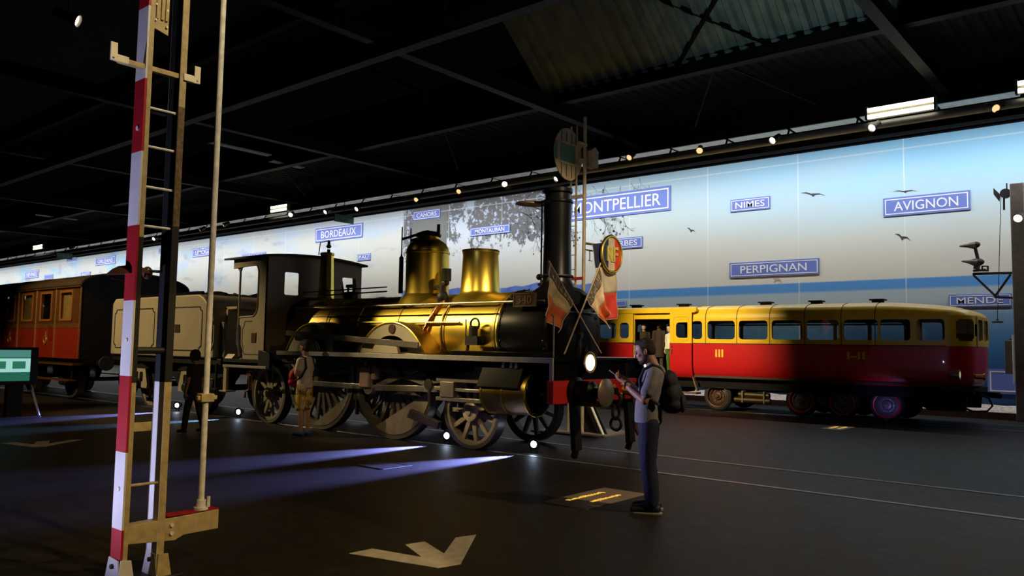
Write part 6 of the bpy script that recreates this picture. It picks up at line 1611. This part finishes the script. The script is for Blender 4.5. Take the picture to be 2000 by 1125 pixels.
# hair, beard, brows
mb = MB()
mb.ell(H(-0.026, 0, 0.050), (0.094, 0.082, 0.086), Rt, 22, 14)
mb.ell(H(-0.050, 0, 0.010), (0.066, 0.080, 0.080), Rt, 20, 12)
mb.ell(H(0.034, 0, 0.104), (0.050, 0.058, 0.026), Rt)
for s in (-1, 1): mb.ell(H(0.012, s*0.074, 0.02), (0.018, 0.012, 0.045), Rt)
fuse(mb, 'hair', HAIRD, man, 0.007, 4)
mb = MB()
mb.ell(H(0.052, 0, -0.092), (0.040, 0.042, 0.030), Rt)
for s in (-1, 1):
    mb.cap(H(0.008, s*0.066, -0.04), H(0.030, s*0.056, -0.085), 0.014, 0.018); mb.cap(H(0.030, s*0.055, -0.085), H(0.064, s*0.026, -0.098), 0.018, 0.018)
mb.cap(H(0.089, -0.022, -0.045), H(0.089, 0.022, -0.045), 0.0075, 0.0075)
fuse(mb, 'beard', HAIRD, man, 0.006, 3)
# t-shirt
mb = MB()
trunk(mb, T, ((-0.050, 1.445, 0.062, 0.075), (-0.052, 1.42, 0.085, 0.13), (-0.05, 1.37, 0.112, 0.175), (-0.035, 1.28, 0.130, 0.186), (-0.005, 1.16, 0.134, 0.178), (0.015, 1.04, 0.134, 0.174), (0.018, 0.95, 0.136, 0.180), (0.016, 0.875, 0.138, 0.184)))
for s in (-1, 1): limb(mb, T, [((-0.045, s*0.165, 1.365), 0.068), ((-0.015, s*0.21, 1.26), 0.067), ((0.018, s*0.222, 1.185), 0.065)])
fuse(mb, 'tshirt', TSHIRT, man, 0.008, 6)
# jeans
mb = MB()
mb.ell(T(0.008, 0, 0.90), (0.128, 0.172, 0.085), R, 20, 12)
for s in (-1, 1):
    limb(mb, T, [((0.004, s*0.088, 0.88), 0.100), ((0.014, s*0.098, 0.66), 0.090), ((0.018, s*0.10, 0.47), 0.076), ((-0.012, s*0.102, 0.28), 0.072), ((-0.025, s*0.105, 0.10), 0.066)])
fuse(mb, 'jeans', JEANS, man, 0.008, 5)
for s in (-1, 1):
    mb = MB()
    limb(mb, T, [((-0.07, s*0.105, 0.055), 0.045), ((0.06, s*0.112, 0.05), 0.046), ((0.15, s*0.12, 0.04), 0.036)])
    sh_ = fuse(mb, 'shoe', SHOED, man, 0.007, 3)
    mb = MB()
    sole = [(-0.125+0.0, -0.035), (-0.09, -0.045), (0.05, -0.046), (0.13, -0.042), (0.185, -0.02), (0.19, 0.01), (0.15, 0.042), (0.05, 0.047), (-0.09, 0.043), (-0.125, 0.03)]
    mb.prism(sole, lambda u, v, w: T(u, s*0.112+v, w), 0.0, 0.022)
    build(mb, 'sole', SOLE, sh_, 0.004)
build(MB().torus(T(0.225, 0.11, 1.25), R @ Vector((0.8, -0.5, 0.35)), 0.031, 0.008, 18, 8), 'wrist_band', mat('black_band', (0.01, 0.01, 0.01), 0.5), man)
# the phone he holds
ph = T(0.355, 0.01, 1.335)
Rp = R @ Matrix.Rotation(math.radians(-38), 3, 'Y')
phone = build(MB().obox(ph, (0.150, 0.075, 0.012), Rp), 'phone', mat('black_phone', (0.01, 0.01, 0.012), 0.25), None, 0.004)
tag(phone, 'black phone held in both hands by the bearded man', 'phone')
# backpack with straps, worn by the man
bk = thing('backpack', T(-0.26, 0, 0.9), 'dark navy backpack on the back of the man in the grey t-shirt', 'backpack')
mb = MB()
mb.ell(T(-0.185, 0, 1.28), (0.090, 0.140, 0.12), R, 20, 14); mb.ell(T(-0.205, 0, 1.15), (0.115, 0.155, 0.15), R, 20, 14); mb.ell(T(-0.215, 0, 1.06), (0.120, 0.150, 0.09), R, 20, 14)
fuse(mb, 'bag', PACK, bk, 0.010, 6)
mb = MB(); mb.ell(T(-0.315, 0, 1.08), (0.035, 0.11, 0.10), R, 16, 10)
fuse(mb, 'front_pocket', PACK, bk, 0.009, 4)
for s in (-1, 1):
    pts = [T(-0.15, s*0.085, 1.34), T(-0.10, s*0.105, 1.42), T(-0.03, s*0.118, 1.450), T(0.055, s*0.128, 1.400), T(0.095, s*0.135, 1.30), T(0.085, s*0.150, 1.20), T(0.0, s*0.178, 1.12), T(-0.10, s*0.170, 1.06)]
    build(MB().tube(pts, 0.016, 8), 'strap', PACK, bk)

# --- a plainer figure: used for the visitor in shorts, the passer-by and the dummies in the railcar
def figure(o, yaw, k, label, skin, hair, top, low, shoe, arms, shorts=False, long_hair=False, sleeves='short', coat=False, tilt=0.2, group=None, name='person', step=0.0, vox=0.011):
    T0, R0 = frame_of((o[0], o[1], o[2]), yaw)
    def T(x, y, z): return T0(x*k, y*k, z*k)
    p = thing(name, (o[0], o[1], o[2]), label, 'person' if name == 'person' else 'mannequin', group)
    def kk(mb, a, b, r0, r1): mb.cap(T(*a), T(*b), r0*k, r1*k, 12)
    def lim(mb, pts):
        for (a, ra), (b, rb) in zip(pts[:-1], pts[1:]): kk(mb, a, b, ra, rb)
    mb = MB(); hc = (0.03, 0, 1.59)
    H, Rt = head_volume(mb, T, R0, hc, tilt, 1.0)
    # head_volume works in unscaled radii: fine for k near 1
    lim(mb, [((-0.005, 0, 1.40), 0.058), ((0.02, 0, 1.52), 0.055)])
    def trk(mb, rings):
        o = T(0, 0, 0)
        mb.loft([(T(x, 0, z), T(a, 0, 0)-o, T(0, b2, 0)-o) for x, z, a, b2 in rings])
    trk(mb, ((-0.01, 1.42, 0.045, 0.07), (-0.01, 1.38, 0.075, 0.13), (-0.005, 1.31, 0.092, 0.148), (0.0, 1.20, 0.104, 0.146), (0.004, 1.06, 0.102, 0.134), (0.0, 0.94, 0.108, 0.155), (0.0, 0.84, 0.095, 0.145)))
    legs = []
    for s in (-1, 1):
        st = step*s
        hip = (0, s*0.085, 0.90); kn = (0.015+st*0.5, s*0.09, 0.49); an = (-0.02+st, s*0.095, 0.09+abs(min(st, 0))*0.15)
        legs.append((hip, kn, an))
        lim(mb, [(hip, 0.082), ((0.01+st*0.25, s*0.088, 0.70), 0.070), (kn, 0.052), ((-0.015+st*0.8, s*0.093, 0.33), 0.050), (an, 0.034)])
        lim(mb, [((an[0]-0.01, an[1], an[2]-0.045), 0.034), ((an[0]+0.13, an[1]*1.1, an[2]-0.058), 0.026)])
        sh, el, wr, dr_, pn = arms[0 if s < 0 else 1]
        lim(mb, [(sh, 0.050), (el, 0.038), (wr, 0.024)])
        hand(mb, T, wr, dr_, pn, 0.6, 1.0, s)
    fuse(mb, 'body', skin, p, vox*0.8, 4)
    eyes(H, Rt, p)
    mb = MB()
    mb.ell(H(-0.020, 0, 0.048), (0.100, 0.083, 0.090), Rt, 18, 12); mb.ell(H(-0.048, 0, 0.0), (0.066, 0.080, 0.085), Rt, 16, 10)
    if long_hair:
        mb.ell(H(-0.05, 0, -0.08), (0.06, 0.085, 0.11), Rt, 16, 10)
    fuse(mb, 'hair', hair, p, vox*0.8, 4)
    mb = MB()
    low_ = ((0.002, 0.86, 0.126, 0.172),) if not coat else ((0.002, 0.86, 0.135, 0.180), (0.0, 0.70, 0.150, 0.195), (0.0, 0.52, 0.165, 0.205))
    trk(mb, ((-0.01, 1.435, 0.055, 0.07), (-0.01, 1.40, 0.085, 0.14), (-0.006, 1.32, 0.108, 0.160), (0.0, 1.20, 0.120, 0.160), (0.004, 1.06, 0.120, 0.152))+low_)
    for s in (-1, 1):
        sh, el, wr, dr_, pn = arms[0 if s < 0 else 1]
        f = 1.0 if sleeves == 'long' else 0.55
        e2 = Vector(sh).lerp(Vector(el), f)
        lim(mb, [(sh, 0.064), (tuple(e2), 0.056)])
        if sleeves == 'long':
            w2 = Vector(el).lerp(Vector(wr), 0.9); lim(mb, [(tuple(e2), 0.052), (tuple(w2), 0.040)])
    fuse(mb, 'coat' if coat else 'shirt', top, p, vox, 5)
    mb = MB()
    mb.ell(T(0.004, 0, 0.90), (0.118*k, 0.162*k, 0.085*k), R0, 18, 12)
    for s, (hip, kn, an) in zip((-1, 1), legs):
        if shorts:
            lim(mb, [((0.0, s*0.085, 0.88), 0.098), ((0.012+step*s*0.3, s*0.09, 0.62), 0.094), (tuple(Vector(kn)+Vector((0, 0, 0.035))), 0.090)])
        else:
            lim(mb, [((0.0, s*0.085, 0.88), 0.094), (kn, 0.070), (tuple(Vector(an)+Vector((0, 0, 0.02))), 0.058)])
    fuse(mb, 'shorts' if shorts else 'trousers', low, p, vox, 4)
    for s, (hip, kn, an) in zip((-1, 1), legs):
        mb = MB(); lim(mb, [((an[0]-0.03, an[1], an[2]-0.042), 0.042), ((an[0]+0.08, an[1]*1.05, an[2]-0.046), 0.040), ((an[0]+0.15, an[1]*1.1, an[2]-0.055), 0.030)])
        fuse(mb, 'shoe', shoe, p, vox*0.8, 3)
    return p, T, R0
reach = lambda s, f, z: ((-0.01, s*0.170, 1.345), (0.03, s*0.205, 1.10), (f, s*0.06, z), (0.8, -s*0.4, 0.4), (-0.2, -s*0.3, 0.8))
hang = lambda s: ((-0.01, s*0.175, 1.345), (-0.02, s*0.215, 1.08), (0.04, s*0.215, 0.84), (0.1, 0, -1), (0, -s, 0))

# visitor in flowered shorts, a red bag worn in front
FLOWER, nt, b = node_mat('yellow_flowered_cloth'); N = NT(nt)
tx, ty, tz, to = N.xyz()
vn = nt.nodes.new('ShaderNodeTexVoronoi'); vn.inputs['Scale'].default_value = 11; nt.links.new(to, vn.inputs['Vector'])
fl = N.mix(N.step(vn.outputs['Distance'], 0.30, 0.42), (0.62, 0.60, 0.56), (0.55, 0.36, 0.02))
fl = N.mix(N.step(N.noise(to, 9, 3), 0.52, 0.60), fl, (0.16, 0.13, 0.06))
nt.links.new(fl, b.inputs['Base Color']); b.inputs['Roughness'].default_value = 0.8
o = onZ(592, 851)
SKIN2 = mat('tanned_skin', (0.40, 0.20, 0.13), 0.5, var=0.08)
vis, T, R = figure((o.x, o.y, 0), math.radians(195), 0.965, 'visitor in pale t-shirt and yellow flowered shorts by the driving wheels', SKIN2, HAIRD,
    mat('pale_tshirt', (0.58, 0.50, 0.42), 0.85), FLOWER, mat('blue_trainers', (0.03, 0.07, 0.30), 0.6), (reach(-1, 0.20, 1.24), reach(1, 0.20, 1.22)), shorts=True, tilt=0.05)
rbag = thing('red_bag', T(0.24, 0, 0.85), 'red bag worn on the chest of the visitor in flowered shorts', 'bag')
mb = MB(); mb.ell(T(0.225, 0, 1.06), (0.10, 0.14, 0.15), R, 18, 12); mb.ell(T(0.235, 0, 0.96), (0.10, 0.135, 0.10), R, 18, 12)
fuse(mb, 'bag', mat('red_bag_cloth', (0.42, 0.012, 0.02), 0.7), rbag, 0.011, 5)
for s in (-1, 1):
    build(MB().tube([T(0.16, s*0.09, 1.18), T(0.11, s*0.11, 1.33), T(0.02, s*0.115, 1.43), T(-0.08, s*0.11, 1.40), T(-0.12, s*0.12, 1.22), T(-0.06, s*0.17, 1.06), T(0.12, s*0.13, 0.99)], 0.015, 8), 'strap', mat('black_webbing', (0.012, 0.012, 0.012), 0.7), rbag)
ph2 = build(MB().obox(T(0.315, 0.0, 1.30), (0.10, 0.07, 0.05), R), 'compact_camera', mat('black_phone', (0.01, 0.01, 0.012)), None, 0.006)
tag(ph2, 'small black camera held by the visitor in flowered shorts', 'camera')
# dim passer-by beside the tender
o = onZ(376, 846)
figure((o.x, o.y, 0), math.radians(200), 0.84, 'dim visitor in dark clothes walking past the tender', SKIN2, HAIRD, mat('dark_red_brown_top', (0.018, 0.008, 0.008), 0.85),
       mat('black_trousers', (0.010, 0.010, 0.014), 0.85), SHOED, (hang(-1), hang(1)), step=0.16)
# costumed dummies standing in the railcar doorway
WAX = mat('wax_skin', (0.62, 0.42, 0.27), 0.5); BROWN = mat('brown_coat_cloth', (0.030, 0.012, 0.006), 0.8, var=0.1)
yr = MYN+0.42
figure((-11.30, yr+0.08, 0.93), math.radians(-80), 0.86, 'mannequin in brown coat with dark face, standing in the railcar doorway', mat('dark_wax_skin', (0.10, 0.06, 0.04), 0.6), HAIRD, BROWN, mat('dark_grey_cloth', (0.04, 0.04, 0.04), 0.8), SHOED,
       (hang(-1), hang(1)), coat=True, sleeves='long', tilt=0.05, name='mannequin', vox=0.013, group='mannequins in the railcar doorway')
figure((-11.76, yr+0.02, 0.93), math.radians(-55), 0.83, 'pale-faced mannequin with dark hair and brown dress in the railcar doorway', WAX, HAIRD, mat('brown_dress_cloth', (0.030, 0.018, 0.010), 0.8), BROWN, SHOED,
       (hang(-1), hang(1)), coat=True, sleeves='short', long_hair=True, tilt=0.1, name='mannequin', vox=0.013, group='mannequins in the railcar doorway')
figure((-10.93, yr+0.06, 0.93), math.radians(-105), 0.79, 'mannequin in white shirt half hidden at the sliding door of the railcar', WAX, HAIRD, mat('white_linen', (0.75, 0.72, 0.64), 0.8), mat('green_skirt_cloth', (0.04, 0.13, 0.02), 0.8), SHOED,
       (hang(-1), hang(1)), sleeves='long', tilt=0.05, name='mannequin', vox=0.013, group='mannequins in the railcar doorway')
